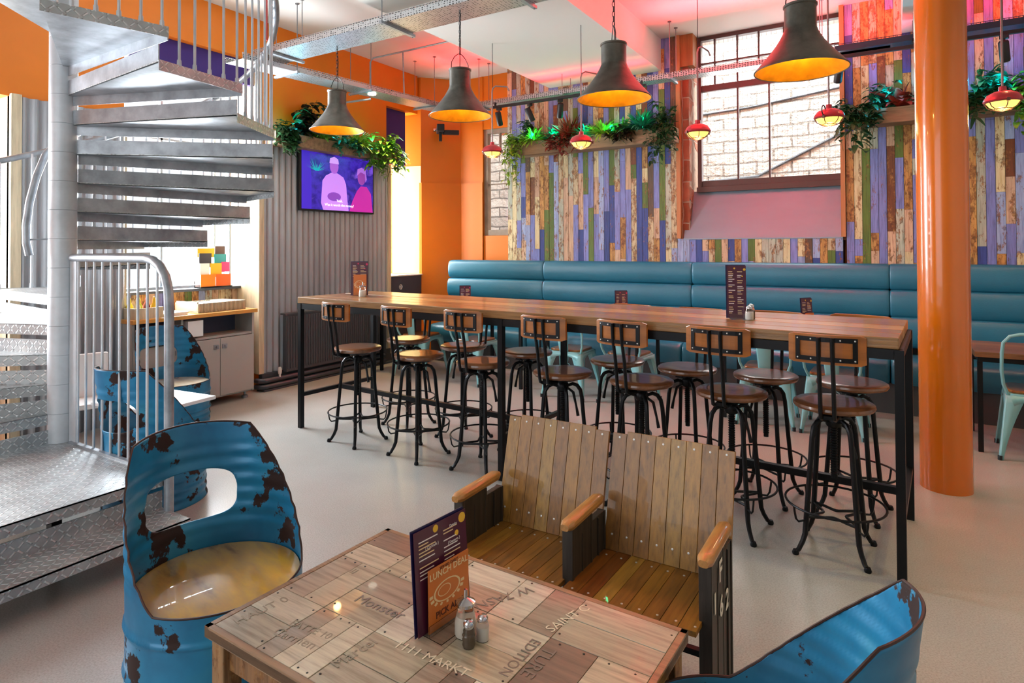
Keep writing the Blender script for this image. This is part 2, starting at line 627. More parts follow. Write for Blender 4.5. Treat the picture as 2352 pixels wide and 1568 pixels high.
# ---- reclaimed plank cladding on the back wall (one surface, each board its own paint)
PAL = [('#7682c0', .2, 6), ('#33488c', .2, 2.4), ('#56702c', .3, 2.2), ('#cfc49a', .6, 3), ('#c3a68a', .5, 3), ('#aab3a2', .7, 2),
       ('#6d3f22', .8, 1.6), ('#b98d4d', 1, 3), ('#8fa3c9', .6, 2), ('#b7ac8a', 1, 1.6), ('#5b4a3a', .5, .8)]
def pick(rng, pal=PAL):
    t = rng.random()*sum(p[2] for p in pal)
    for h, wr, wt in pal:
        t -= wt
        if t <= 0:
            j = 1+rng.uniform(-.1, .1)
            return (*[min(1, c*j) for c in lin(h)], wr)
    return (*lin(pal[0][0]), .3)
def cladding(name, x0, x1, zf, y=6.8, seed=3, pw=.068):
    rng = random.Random(seed)
    mb = MB()
    mb.col = (.02, .015, .01, 0)
    spans = set()
    n = round((x1-x0)/pw)
    for i in range(n):
        a, b = x0+(x1-x0)*i/n, x0+(x1-x0)*(i+1)/n
        for lo, hi in zf((a+b)/2):
            mb.col = (.02, .015, .01, 0)
            mb.box(a, b, y+.01, 6.995, lo, hi)
            z = lo
            off = rng.uniform(0, .006)
            first = True
            while z < hi-.01:
                ln = rng.choice([.16, .3, .45, .6, .8, 1.1, 1.5])*rng.uniform(.8, 1.2)
                if first:
                    ln *= rng.random()+.15
                    first = False
                z2 = min(hi, z+ln)
                mb.col = pick(rng)
                yy = y-off-rng.uniform(0, .003)
                mb.box(a+.0016, b-.0016, yy, y+.01, z, z2-.0015)
                z = z2
    return structure(mb.build(name, PLANK))
cladding('trim_3', -4.24, -2.03, lambda x: [(0.95, CZ if x < -3.62 or x > -2.2 else 3.42)], seed=11)
cladding('trim_4', -2.03, -.41, lambda x: [(.95, 1.53)], seed=5)
cladding('trim_5', -.38, 3.2, lambda x: [(.95, 3.42 if .09 < x < .42 else CZ)], seed=8)
# brick reveals, timber edging, sloping steel apron under the big window
st(MB().box(-2.03, -1.90, 6.83, 7.3, 1.5, CZ-.35).box(-.41, -.36, 6.83, 7.3, 1.5, CZ), 'trim_6', BRICK)
EDGE = mat('orange_timber_edging', '#b77a4c', .6, var=.15, scale=4, stretch=(8, 8, .6))
st(MB().box(-2.03, -1.985, 6.775, 6.84, 1.53, CZ), 'trim_7', EDGE)
st(MB().box(-.425, -.385, 6.775, 6.86, 1.53, CZ), 'trim_8', EDGE)
REDW = mat('stained_timber_box', '#9a5f2c', .6, var=.25, scale=4, stretch=(8, 8, .6))
st(MB().box(-1.985, -1.845, 6.80, 7.0, 3.43, CZ), 'trim_9', REDW)
ap = MB()
ap.prism([(6.79, 1.53), (6.79, 1.515), (7.02, 1.9), (7.02, 2.06)], -1.96, -.41, Matrix(((0, 0, 1, 0), (1, 0, 0, 0), (0, 1, 0, 0), (0, 0, 0, 1))))
st(ap, 'trim_10', LAV, bevel=.004, fix=True)
def win(name, x0, x1, y, z0, z1, vs, hs, m=BROWNF, t=.05, th=.018):
    """window in a plane of constant y: frame, glazing bars, one pane"""
    o = thing(name, (0, 0, 0))
    structure(o)
    f = MB().box(x0, x0+t, y-.04, y+.04, z0, z1).box(x1-t, x1, y-.04, y+.04, z0, z1).box(x0+t, x1-t, y-.04, y+.04, z0, z0+t*1.3).box(x0+t, x1-t, y-.04, y+.04, z1-t, z1)
    f.build('window_frame', m, o, bevel=.004)
    b = MB()
    for x, a, c in vs:
        b.box(x-th/2, x+th/2, y-.02, y+.02, a, c)
    for z, a, c, tt in hs:
        b.box(a, c, y-.022, y+.022, z-tt/2, z+tt/2)
    b.build('glazing_bar', m, o)
    MB().box(x0+t, x1-t, y+.004, y+.008, z0+t, z1-t).build('pane', PANE, o)
    return o
DKBAR = mat('slate_glazing_paint', '#3a3d42', .5)
win('window_1', -1.85, -.36, 7.02, 2.05, CZ, [(-1.42, 2.1, 3.2), (-1.1, 2.1, 3.2), (-1.66, 3.24, CZ), (-1.42, 3.24, CZ), (-1.2, 3.24, CZ), (-.95, 3.24, CZ), (-.7, 3.24, CZ)],
    [(3.2, -1.85, -.36, .07), (3.48, -1.85, -.36, .018), (2.12, -1.85, -.36, .1)], t=.045)
st(MB().box(-1.86, -.36, 6.97, 7.03, 2.045, 2.10), 'trim_11', BROWNF)
wm = MB()
for i in range(30):
    wm.bar((-1.84+.05*i, 7.12, 2.1), (-1.84+.05*i, 7.12, CZ), .0022)
for i in range(33):
    wm.bar((-1.85, 7.123, 2.12+.05*i), (-.36, 7.123, 2.12+.05*i), .0022)
tag(wm.build('security_mesh', mat('grey_mesh_wire', '#6f7478', .5)), 'fine wire security mesh fixed outside the big window', 'mesh')
win('window_2', -4.76, -2.9, 7.06, 1.6, 3.05, [(-4.52, 2.72, 3.05), (-4.2, 1.6, 3.05)], [(2.30, -4.76, -2.9, .014), (2.72, -4.76, -2.9, .018)], m=mat('weathered_frame', '#8f8272', .7, var=.2), t=.06)
def winx(name, y0, y1, x, z0, z1, vs, hs, m, t=.05):
    o = thing(name)
    structure(o)
    MB().box(x-.04, x+.04, y0, y0+t, z0, z1).box(x-.04, x+.04, y1-t, y1, z0, z1).box(x-.04, x+.04, y0+t, y1-t, z0, z0+t).box(x-.04, x+.04, y0+t, y1-t, z1-t, z1).build('window_frame', m, o)
    b = MB()
    for y in vs:
        b.box(x-.02, x+.02, y-.01, y+.01, z0, z1)
    for z in hs:
        b.box(x-.02, x+.02, y0, y1, z-.01, z+.01)
    b.build('glazing_bar', m, o)
    MB().box(x-.008, x-.004, y0+t, y1-t, z0+t, z1-t).build('pane', PANE, o)
WFR = mat('grey_window_frame', '#8b97a3', .5)
winx('window_3', 2.72, 4.05, -6.0, 1.03, 3.35, [3.3, 3.85], [2.5], WFR)
winx('window_4', 5.89, 6.44, -6.0, 1.03, 3.26, [6.2], [], WFR)
winx('window_5', -.6, 1.96, -6.0, 1.03, 2.57, [.3, 1.1], [], WFR)
# pale board linings of the window reveals and sills
st(MB().box(-6.0, -5.5, 4.015, 4.05, .17, 3.35).box(-5.53, -5.465, 4.0, 4.06, .17, 2.57), 'trim_12', PALEWOOD)
st(MB().box(-6.0, -5.5, 1.925, 1.96, 0, 2.57).box(-5.53, -5.462, 1.925, 1.99, 0, 2.585).box(-6.0, -5.5, 2.72, 2.745, 0, 2.57), 'trim_13', PALEWOOD)
st(MB().box(-5.9, -5.46, 5.88, 5.93, .1, 2.5), 'trim_14', PALEWOOD)
st(MB().box(-5.97, -5.78, 2.745, 4.015, 1.03, 1.055), 'trim_15', GREYP)
sk = MB()
rng = random.Random(4)
for i in range(18):
    a = 2.745+1.27*i/18
    sk.col = pick(rng)
    sk.box(-5.86, -5.84, a+.002, a+1.27/18-.002, .86, 1.03)
structure(sk.build('trim_16', PLANK))
# dark grey boxing under the corner window, with its round emblem
CREAMW = mat('pale_sill_paint', '#e6dcc6', .6)
st(MB().box(-5.9, -5.49, 5.93, 6.56, 0, 1.07), 'trim_17', GREYP)
st(MB().box(-6.0, -5.475, 5.93, 6.57, 1.07, 1.085), 'trim_18', CREAMW)
em = MB().lathe([(.03, 0), (.033, .004), (.024, .004), (.024, 0)], (0, 0, 0), 24, T((-5.488, 6.14, .93), 0, rad(90), 0))
em.lathe([(.009, 0), (.011, .004), (0, .004)], (0, 0, 0), 14, T((-5.488, 6.14, .93), 0, rad(90), 0))
o = em.build('round_wall_badge', SALT, smooth=True)
tag(o, 'small round white badge on the dark grey boxing below the corner window', 'badge')

# ---- corrugated steel on the two piers
def corrugated(name, y0, y1, z0, z1, x=-5.5, pitch=.076, amp=.012, label=None):
    mb = MB()
    n = int((y1-y0)/pitch*8)
    P = []
    for i in range(n+1):
        y = y0+(y1-y0)*i/n
        P.append([(x+.024+amp*math.sin(2*PI*(y-y0)/pitch), y, z) for z in (z0, z1)])
    mb.grid(P)
    P2 = [[(p[0]-.003, p[1], p[2]) for p in row][::-1] for row in P]
    mb.grid(P2)
    o = mb.build(name, CORR, smooth=True)
    return tag(o, label, 'wall panel')
corrugated('corrugated_panel', 4.06, 5.88, .17, 2.55, label='corrugated steel sheet cladding behind the television')
corrugated('corrugated_panel', 1.99, 2.72, 0, 2.57, label='corrugated steel sheet cladding on the pier behind the spiral stair')
st(MB().box(-5.5, -5.44, 4.02, 5.9, 0, .17).box(-5.5, -5.38, 4.0, 5.9, 0, .02), 'baseboard_left', GREYP, bevel=.004)
# heating pipes and radiator
PIPE = mat('painted_pipe', '#4a4d55', .35, .4)
for i, (z, x) in enumerate(((.045, -5.40), (.105, -5.41))):
    mb = MB().tube([(-5.5, 3.99, z), (x-.03, 3.99, z), (x, 4.02, z), (x, 5.0, z), (x, 5.75, z)], .026, 10)
    tag(mb.build('heating_pipe', PIPE, smooth=True), ['lower dark heating pipe running along the floor under the radiator', 'upper dark heating pipe running just above the lower one under the radiator'][i], 'pipe')
rd = thing('radiator', (-5.4, 5.0, .16), label='dark grey panel radiator under the wall television', cat='radiator')
RADM = mat('radiator_paint', '#44474d', .45)
mb = MB().box(-.03, .03, -.74, .74, 0, .6)
for i in range(44):
    y = -.72+1.44*i/43
    mb.box(.03, .038, y-.009, y+.009, .03, .57)
mb.build('panel', RADM, rd, bevel=.003)
MB().box(-.045, .04, -.76, .76, .59, .605).build('top_grille', RADM, rd)
mb = MB().tube([(0, -.78, .03), (.0, -.80, .03), (.0, -.80, -.06)], .011, 8).lathe([(.016, -.01), (.02, .01), (.02, .045), (.012, .06)], (0, -.8, .0), 12)
mb.build('valve', mat('white_valve', '#d8d8d4', .4), rd, smooth=True)

# ---- orange structural column
mb = MB().lathe([(.133, 0), (.133, 3.42)], (.2555, 4.52, 0), 64)
tag(mb.build('round_column', ORGLOSS, smooth=True), 'glossy orange round column standing at the right end of the tall table', 'column')

# ---- purple blinds
for (y0, y1, z0, z1, lb, st_) in ((5.78, 6.34, 2.56, 3.26, 'purple roller blind half lowered over the narrow corner window', 1), (2.75, 4.02, 3.12, 3.36, 'purple blind rolled up above the wide window behind the stair', 0)):
    t = thing('roller_blind', (-5.6, (y0+y1)/2, z1), label=lb, cat='blind')
    hw = (y1-y0)/2
    MB().box(-.02, .02, -hw, hw, z0-z1, 0).build('fabric', PURPLE, t)
    MB().box(-.03, .03, -hw, hw, z0-z1-.015, z0-z1).build('bottom_bar', PURPLE, t, bevel=.004)

# ---- outside: the stone wall across the alley, with its handrail
def outside():
    mb = MB().box(-7.5, 5.0, 9.2, 9.5, -1, 8)
    structure(mb.build('trim_19', STONE))
    RL = mat('weathered_outdoor_rail', '#454b52', .5, .4)
    for i, (p, lb) in enumerate((
        (((-3.0, 9.19, 2.35), (-1.6, 9.19, 2.42), (-.2, 9.19, 3.1)), 'grey metal handrail sloping up the stone wall outside the big window'),
        (((-1.6, 9.19, 2.05), (-.9, 9.19, 2.12), (.3, 9.19, 2.75)), 'lower grey handrail sloping up outside the big window'),
        (((-2.9, 9.19, 3.35), (-1.7, 9.19, 3.4), (.2, 9.19, 3.62)), 'thin cable strip fixed high on the stone wall outside'))):
        tag(MB().tube(p, .018, 8).build('outdoor_handrail', RL), lb, 'handrail')
outside()
area('alley_daylight', (-1.5, 8.2, 5.6), (rad(38), 0, 0), 6, 1.2, 900, (1, 1, .98))
# ================================================================== SEATING ALONG THE BACK WALL
def bench_profile(k=10):
    """(y, z) outline of the upholstery seen from the side, local y=0 at the front of the seat"""
    pts = []
    def roll(y0, z0, y1, z1, b, n=k):
        for i in range(n+1):
            t = i/n
            a = PI*t
            y = y0+(y1-y0)*t
            z = z0+(z1-z0)*t
            s = b*math.sin(a)**.6
            pts.append((y, z, s))
    return pts
def make_bench(x0, x1, label):
    t = thing('banquette', ((x0+x1)/2, 6.2, 0), label=label, cat='bench', group=None)
    hw = (x1-x0)/2
    def section(pts, name, nx=14, edge=.035):
        # extrude along x with rounded ends
        cy = sum(p[0] for p in pts)/len(pts)
        cz = sum(p[1] for p in pts)/len(pts)
        P = []
        xs = [(-hw+.002, .80), (-hw+.006, .9), (-hw+.016, .965), (-hw+edge, 1)] + [(-hw+edge+(2*hw-2*edge)*i/nx, 1) for i in range(1, nx)] + [(hw-edge, 1), (hw-.016, .965), (hw-.006, .9), (hw-.002, .80)]
        for x, s in xs:
            P.append([(x, cy+(y-cy)*s, cz+(z-cz)*(1-(1-s)*.5)) for y, z in pts])
        mb = MB().grid(P)
        mb.add(P[0], [tuple(range(len(P[0])))])
        mb.add(P[-1], [tuple(range(len(P[0])))[::-1]])
        return mb.build(name, TEAL, t, smooth=True, fix=True)
    def pad(y0, y1, z0, z1, bulge, lean=0):
        """cross-section of a stuffed roll: flat back, bulging front"""
        o = []
        n = 14
        for i in range(n+1):
            a = PI*i/n
            z = z0+(z1-z0)*(1-math.cos(a))/2
            y = y0-bulge*math.sin(a)**.55+lean*(z-z0)
            o.append((y, z))
        o += [(y1+lean*(z1-z0), z1), (y1, z0)]
        return o
    section(pad(.50, .60, 1.035, 1.275, .09), 'back_roll')
    section(pad(.475, .60, .79, 1.04, .085), 'back_roll')
    section(pad(.45, .60, .52, .80, .08), 'back_roll')
    # seat cushion
    sp = [(.02, .26), (-.005, .30), (-.012, .36), (.0, .42), (.03, .455), (.08, .468), (.3, .47), (.47, .46), (.55, .44), (.55, .26)]
    section(sp, 'seat_cushion')
    MB().box(-hw, hw, .06, .58, 0, .26).build('plinth', mat('bench_plinth_paint', '#4a4a4c', .6), t)
    MB().box(-hw, hw, .56, .6, .26, 1.26).build('back_board', BLACKP, t)
    return t
xs = [-5.08, -3.63, -1.83, -.03, 1.77, 3.17]
lbs = ['leftmost upholstered teal bench section, beside the orange corner',
       'teal bench section between the two seams left of the big window',
       'teal bench section running under the big window toward the column',
       'teal bench section behind and right of the orange column',
       'teal bench section farthest right along the plank wall']
for i in range(5):
    make_bench(xs[i], xs[i+1], lbs[i])
st(MB().box(-5.1, -5.0, 6.77, 6.8, 0, .95).box(-5.1, 3.2, 6.86, 6.99, 0, .95), 'trim_20', ORANGE)

# ---- pale teal metal chairs
def make_cafe_chair():
    t = thing('metal_cafe_chair', label='x', cat='chair')
    # seat pan with wooden pad
    def rr(w, d, r, n=5, yo=0):
        o = []
        for cx, cy, a0 in ((w-r, d-r, 0), (-w+r, d-r, 90), (-w+r, -d+r, 180), (w-r, -d+r, 270)):
            for i in range(n+1):
                a = rad(a0+90*i/n)
                o.append((cx+r*math.cos(a), cy+r*math.sin(a)+yo))
        return o
    MB().prism(rr(.18, .18, .06), .425, .442).build('seat_pan', TOLIX, t, bevel=.004)
    MB().prism(rr(.165, .165, .06), .442, .462).build('seat', mat('varnished_seat_pad', '#8a5524', .3, var=.35, scale=5, stretch=(6, 1, 1), coat=.4), t, bevel=.006)
    # pressed legs: wide at the top, narrow at the foot, splayed
    for sx in (-1, 1):
        for sy in (-1, 1):
            mb = MB()
            P = []
            for i in range(9):
                k = i/8
                z = .43*(1-k)
                wd = .085*(1-k)**1.6+.022
                ox = sx*(.175+.045*k)
                oy = sy*(.175+(.06 if sy < 0 else .045)*k)
                P.append([(ox-sx*wd, oy, z), (ox-sx*.006, oy+sy*.004, z), (ox, oy, z), (ox+sx*.004, oy-sy*.006, z), (ox, oy-sy*wd, z)])
            mb.grid(P)
            mb.build('leg', TOLIX, t, smooth=True, solid=.004)
            k = 1
            MB().cyl((sx*.215, sy*(.23 if sy < 0 else .215)), .014, 0, .03, 10).build('foot', BLACKP, t)
    # aprons with arched lower edge
    ap = MB()
    for sgn in (-1, 1):
        for ax in (0, 1):
            P = []
            for i in range(13):
                u = -1+2*i/12
                zb = .33+.075*(1-abs(u)**2.4)
                if ax:
                    P.append([(sgn*.18, u*.17, .43), (sgn*.187, u*.17, zb)])
                else:
                    P.append([(u*.17, sgn*.18, .43), (u*.17, sgn*.187, zb)])
            ap.grid(P)
    ap.build('apron', TOLIX, t, smooth=True, solid=.003)
    # hooped back and splat
    hp = [(-.165, -.16, .43), (-.19, -.185, .50), (-.2, -.21, .60), (-.198, -.225, .72), (-.19, -.235, .79), (-.155, -.243, .835), (-.1, -.246, .852), (0, -.248, .857)]
    hp += [(-x, y, z) for x, y, z in hp[-2::-1]]
    MB().tube(hp, .0105, 8).build('back_hoop', TOLIX, t, smooth=True)
    P = []
    for i in range(9):
        k = i/8
        z = .435+.415*k
        y = -.17-.078*k**.7
        hw = .045+.028*k
        P.append([(-hw, y, z), (-hw+.012, y-.006, z), (0, y-.008, z), (hw-.012, y-.006, z), (hw, y, z)])
    MB().grid(P).build('back_splat', TOLIX, t, smooth=True, solid=.004)
    MB().tube([(.17, -.2, .16), (.23, -.2, .23), (.25, -.2, .30), (.2, -.2, .34)][:0] or [(.02+.03*math.cos(a), -.15, .30+.03*math.sin(a)) for a in [2*PI*i/16 for i in range(16)]], .003, 5, closed=True).build('cable_ring', TOLIX, t)
    return t
spots = [(-4.62, 5.52, 4, 'pale teal metal chair farthest left at the bench tables'),
         (-3.86, 5.52, -3, 'pale teal metal chair second from left, seen between the left bar stools'),
         (-2.70, 5.50, 2, 'pale teal metal chair with wooden pad seen under the middle of the tall table'),
         (-2.12, 5.54, -4, 'pale teal metal chair right of the middle one at the bench tables'),
         (-.90, 5.50, 3, 'pale teal metal chair behind the second stool from the right'),
         (-.40, 5.49, -2, 'pale teal metal chair behind the rightmost bar stool'),
         (.83, 5.50, -4, 'pale teal metal chair cut by the right edge of the photo')]
CH0 = make_cafe_chair()
for i, (x, y, a, lb) in enumerate(spots):
    if i == 0:
        CH0.location = (x, y, 0)
        CH0.rotation_euler.z = rad(a)
        CH0['label'] = lb
        CH0['group'] = 'pale teal metal chairs at the bench tables'
    else:
        copy_tree(CH0, (x, y, 0), rad(a), lb)

# ---- small tables in front of the bench
TABW = attr_wood('oiled_table_boards', .35, along='X', bumps=.2, coat=.3, chip=False)
def boards(mb, x0, x1, y0, y1, z0, z1, n, rng, cols, gap=.002, split=True):
    for i in range(n):
        a, b = y0+(y1-y0)*i/n, y0+(y1-y0)*(i+1)/n
        cuts = [x0, x1]
        if split:
            cuts = [x0]+sorted(rng.uniform(x0+.3, x1-.3) for _ in range(rng.choice((0, 0, 1))))+[x1]
        for u, v in zip(cuts, cuts[1:]):
            c = lin(rng.choice(cols))
            j = rng.uniform(.85, 1.15)
            mb.col = tuple(min(1, k*j) for k in c)
            mb.box(u, v-.001, a+gap/2, b-gap/2, z0, z1+rng.uniform(-.001, .001))
    return mb
def bench_table(xc, w_, label):
    t = thing('bench_table', (xc, 5.72, 0), label=label, cat='table', group='small wood and black steel tables in front of the bench')
    h = w_/2
    boards(MB(), -h, h, -.32, .32, .665, .70, 5, random.Random(int(xc*10)), ['#8a5d33', '#7a4f2a', '#986a3b'], split=False).build('tabletop', TABW, t)
    fr = MB()
    for s in (-1, 1):
        fr.box(-h+.02, h-.02, s*.29-.012, s*.29+.012, .63, .665)
        fr.box(s*(h-.03)-.012, s*(h-.03)+.012, -.29, .29, .63, .665)
    fr.build('frame', BLACK, t)
    for sx in (-1, 1):
        for sy in (-1, 1):
            MB().box(sx*(h-.03)-.015, sx*(h-.03)+.015, sy*.29-.015, sy*.29+.015, 0, .63).build('leg', BLACK, t)
    return t
bench_table(-4.56, 1.24, 'small table at the left end of the bench, behind the leftmost stools')
bench_table(-2.62, 1.30, 'small table before the bench behind the middle of the tall table')
bench_table(-.59, 1.34, 'small table before the bench under the big window')
bench_table(1.12, 1.28, 'small table with yellow-brown top right of the orange column')

# ================================================================== THE TALL TABLE
TA = rad(-3.35)
bt = thing('tall_table', (-4.1095, 3.3591, 0), TA, label='long tall table of reclaimed boards on a black steel frame', cat='table')
Lx, Wy = 4.134, .808
mb = MB()
rng = random.Random(21)
boards(mb, 0, Lx, 0, Wy, 1.0, 1.05, 5, rng, ['#94703f', '#7a5530', '#a27d4c', '#87623a', '#6f4c2b'], gap=.011)
BARW = attr_wood('waxed_scaffold_boards', .30, along='X', bumps=.5, coat=.25, chip=False)
mb.build('tabletop', BARW, bt, bevel=.004)
fr = MB()
for y in (.018, Wy-.018):
    fr.box(.0, Lx-.02, y-.015, y+.015, .955, .999)
for x in (.03, Lx/2, Lx-.0):
    fr.box(x-.015, x+.015, .018, Wy-.018, .96, .998)
fr.build('top_frame', BLACK, bt)
for x in (.03, Lx/2-.04, Lx-.0):
    for y in (.018, Wy-.018):
        MB().box(x-.018, x+.018, y-.018, y+.018, 0, .998).build('leg', BLACK, bt)
for x in (.03, Lx/2-.04, Lx-.0):
    MB().box(x-.014, x+.014, .018, Wy-.018, .25, .28).build('cross_rail', BLACK, bt)
MB().box(.03, Lx, Wy/2-.016, Wy/2+.016, .25, .285).build('foot_rail', BLACK, bt)

# ---- bar stools
def make_stool():
    t = thing('bar_stool', label='x', cat='bar stool')
    MB().lathe([(0, .672), (.150, .672), (.172, .678), (.178, .688), (.176, .699), (.166, .705), (.12, .7055), (0, .704)], n=40).build('seat', STOOLWOOD, t, smooth=True)
    MB().lathe([(0, .655), (.10, .655), (.12, .672), (0, .672)], n=24).box(-.02, .02, -.18, .12, .655, .672).build('seat_plate', BLACK, t)
    # spindle, collar, lever
    sp = MB().lathe([(.014, .34), (.014, .66)], n=12)
    for i in range(20):
        sp.lathe([(.0145, .36+i*.012), (.018, .364+i*.012), (.0145, .368+i*.012)], n=10)
    sp.lathe([(.03, .585), (.036, .595), (.036, .625), (.028, .635)], n=16)
    sp.build('spindle', BLACK, t, smooth=True)
    MB().tube([(.02, .02, .60), (.055, .03, .575), (.075, .03, .50), (.088, .03, .44)], [.007, .009, .007, .01], 8).build('height_lever', BLACK, t, smooth=True)
    # legs
    d = math.sqrt(.5)
    for sx in (-1, 1):
        for sy in (-1, 1):
            pr = [(.03, .612), (.06, .622), (.088, .612), (.107, .585), (.116, .54), (.130, .38), (.147, .20), (.153, .14), (.158, .09), (.172, .055), (.192, .022), (.207, .012)]
            mb = MB().tube([(sx*d*r, sy*d*r, z) for r, z in pr], [.009, .0105, .0115, .012, .012, .012, .0125, .0125, .012, .011, .0105, .010], 8)
            mb.lathe([(0, 0), (.014, 0), (.016, .008), (.011, .022), (0, .024)], (sx*d*.209, sy*d*.209, 0), 12)
            mb.build('leg', BLACK, t, smooth=True)
    # foot ring on brackets, curved cross stretchers
    MB().tube([(.215*math.cos(a), .215*math.sin(a), .225) for a in [2*PI*i/40 for i in range(40)]], .0055, 7, closed=True).build('foot_ring', BLACK, t, smooth=True)
    for k in range(4):
        br = MB()
        a = PI/4+k*PI/2
        c, s = math.cos(a), math.sin(a)
        br.tube([(c*r, s*r, z) for r, z in ((.215, .225), (.212, .20), (.205, .165), (.192, .150), (.155, .155))], .005, 6)
        br.build('ring_bracket', BLACK, t, smooth=True)
    cr = MB()
    for k in range(4):
        a, b = PI/4+k*PI/2, PI/4+(k+1)*PI/2
        pts = []
        for i in range(9):
            u = i/8
            x = .150*(math.cos(a)*(1-u)+math.cos(b)*u)
            y = .150*(math.sin(a)*(1-u)+math.sin(b)*u)
            q = 1-.55*math.sin(PI*u)
            pts.append((x*q, y*q, .168))
        cr.tube(pts, .0065, 6)
    cr.build('cross_stretcher', BLACK, t, smooth=True)
    # back: two flat posts rising from under the seat, curved wooden rest in a riveted frame; back points to -Y
    for s in (-1, 1):
        MB().tube([(s*.028, -.10, .652), (s*.028, -.165, .654), (s*.028, -.19, .665), (s*.028, -.20, .70), (s*.028, -.213, .82), (s*.028, -.236, .94), (s*.028, -.246, 1.035)], .0095, 8).build('back_post', BLACK, t, smooth=True)
    def arc(u, off):
        R = .42
        a = u/R
        return (R*math.sin(a), -.236+off+R*(1-math.cos(a))*1.0)
    mb = MB()
    P = []
    n = 14
    for i in range(n+1):
        u = -.162+.324*i/n
        x0, y0 = arc(u, .0)
        x1, y1 = arc(u, .014)
        cut = .008 if i in (0, n) else 0
        P.append([(x0, y0, .915+cut), (x0, y0, 1.048-cut), (x1, y1, 1.048-cut), (x1, y1, .915+cut)])
    mb.grid([r+[r[0]] for r in P])
    mb.add(P[0], [(0, 1, 2, 3)]).add(P[-1], [(3, 2, 1, 0)])
    mb.build('backrest', BACKWOOD, t, bevel=.003, fix=True)
    fr = MB()
    def strip(u0, u1, z0, z1, k=8):
        P = []
        for i in range(k+1):
            u = u0+(u1-u0)*i/k
            x0, y0 = arc(u, -.005)
            x1, y1 = arc(u, .001)
            P.append([(x1, y1, z0), (x0, y0, z0), (x0, y0, z1), (x1, y1, z1)])
        fr.grid(P)
        fr.add(P[0], [(0, 1, 2, 3)]).add(P[-1], [(3, 2, 1, 0)])
    strip(-.128, .128, .928, .948)
    strip(-.128, .128, 1.016, 1.036)
    for u in (-.128, .108):
        strip(u, u+.02, .947, 1.017, 2)
    fr.build('rest_frame', BLACK, t, fix=True)
    rvm = None
    for u in (-.118, -.06, .06, .118):
        for z in (.938, 1.026):
            x, y = arc(u, -.006)
            if rvm is None:
                rvm = MB().lathe([(.004, -.001), (.0035, .002), (0, .003)], (0, 0, 0), 8, T((0, 0, 0), rad(90))).build('rivet', SCREW, t, fix=True)
                o = rvm
            else:
                o = rvm.copy()
                COL.objects.link(o)
            o.location = (x, y, z)
    return t
S0 = make_stool()
ordn = ['leftmost', 'second from the left', 'third from the left', 'middle', 'third from the right', 'second from the right', 'rightmost']
rows = [('near', [(-3.44, 3.37, -6), (-2.84, 3.36, -9), (-2.30, 3.37, -5), (-1.70, 3.34, -7), (-1.21, 3.35, -12), (-.72, 3.33, -6), (-.25, 3.33, -3)]),
        ('far', [(-3.40, 3.90, 172), (-2.80, 3.84, 166), (-2.24, 3.85, 175), (-1.56, 3.86, 171), (-1.09, 3.83, 171), (-.64, 3.85, 171), (-.20, 3.87, 169)])]
first = True
for rn, lst in rows:
    for i, (x, y, a) in enumerate(lst):
        lb = f'{ordn[i]} black metal bar stool on the {rn} side of the tall table'
        gp = f'bar stools on the {rn} side of the tall table'
        if first:
            first = False
            S0.location = (x, y, 0)
            S0.rotation_euler.z = rad(a)
            S0['label'], S0['group'] = lb, gp
        else:
            copy_tree(S0, (x, y, 0), rad(a), lb, gp)
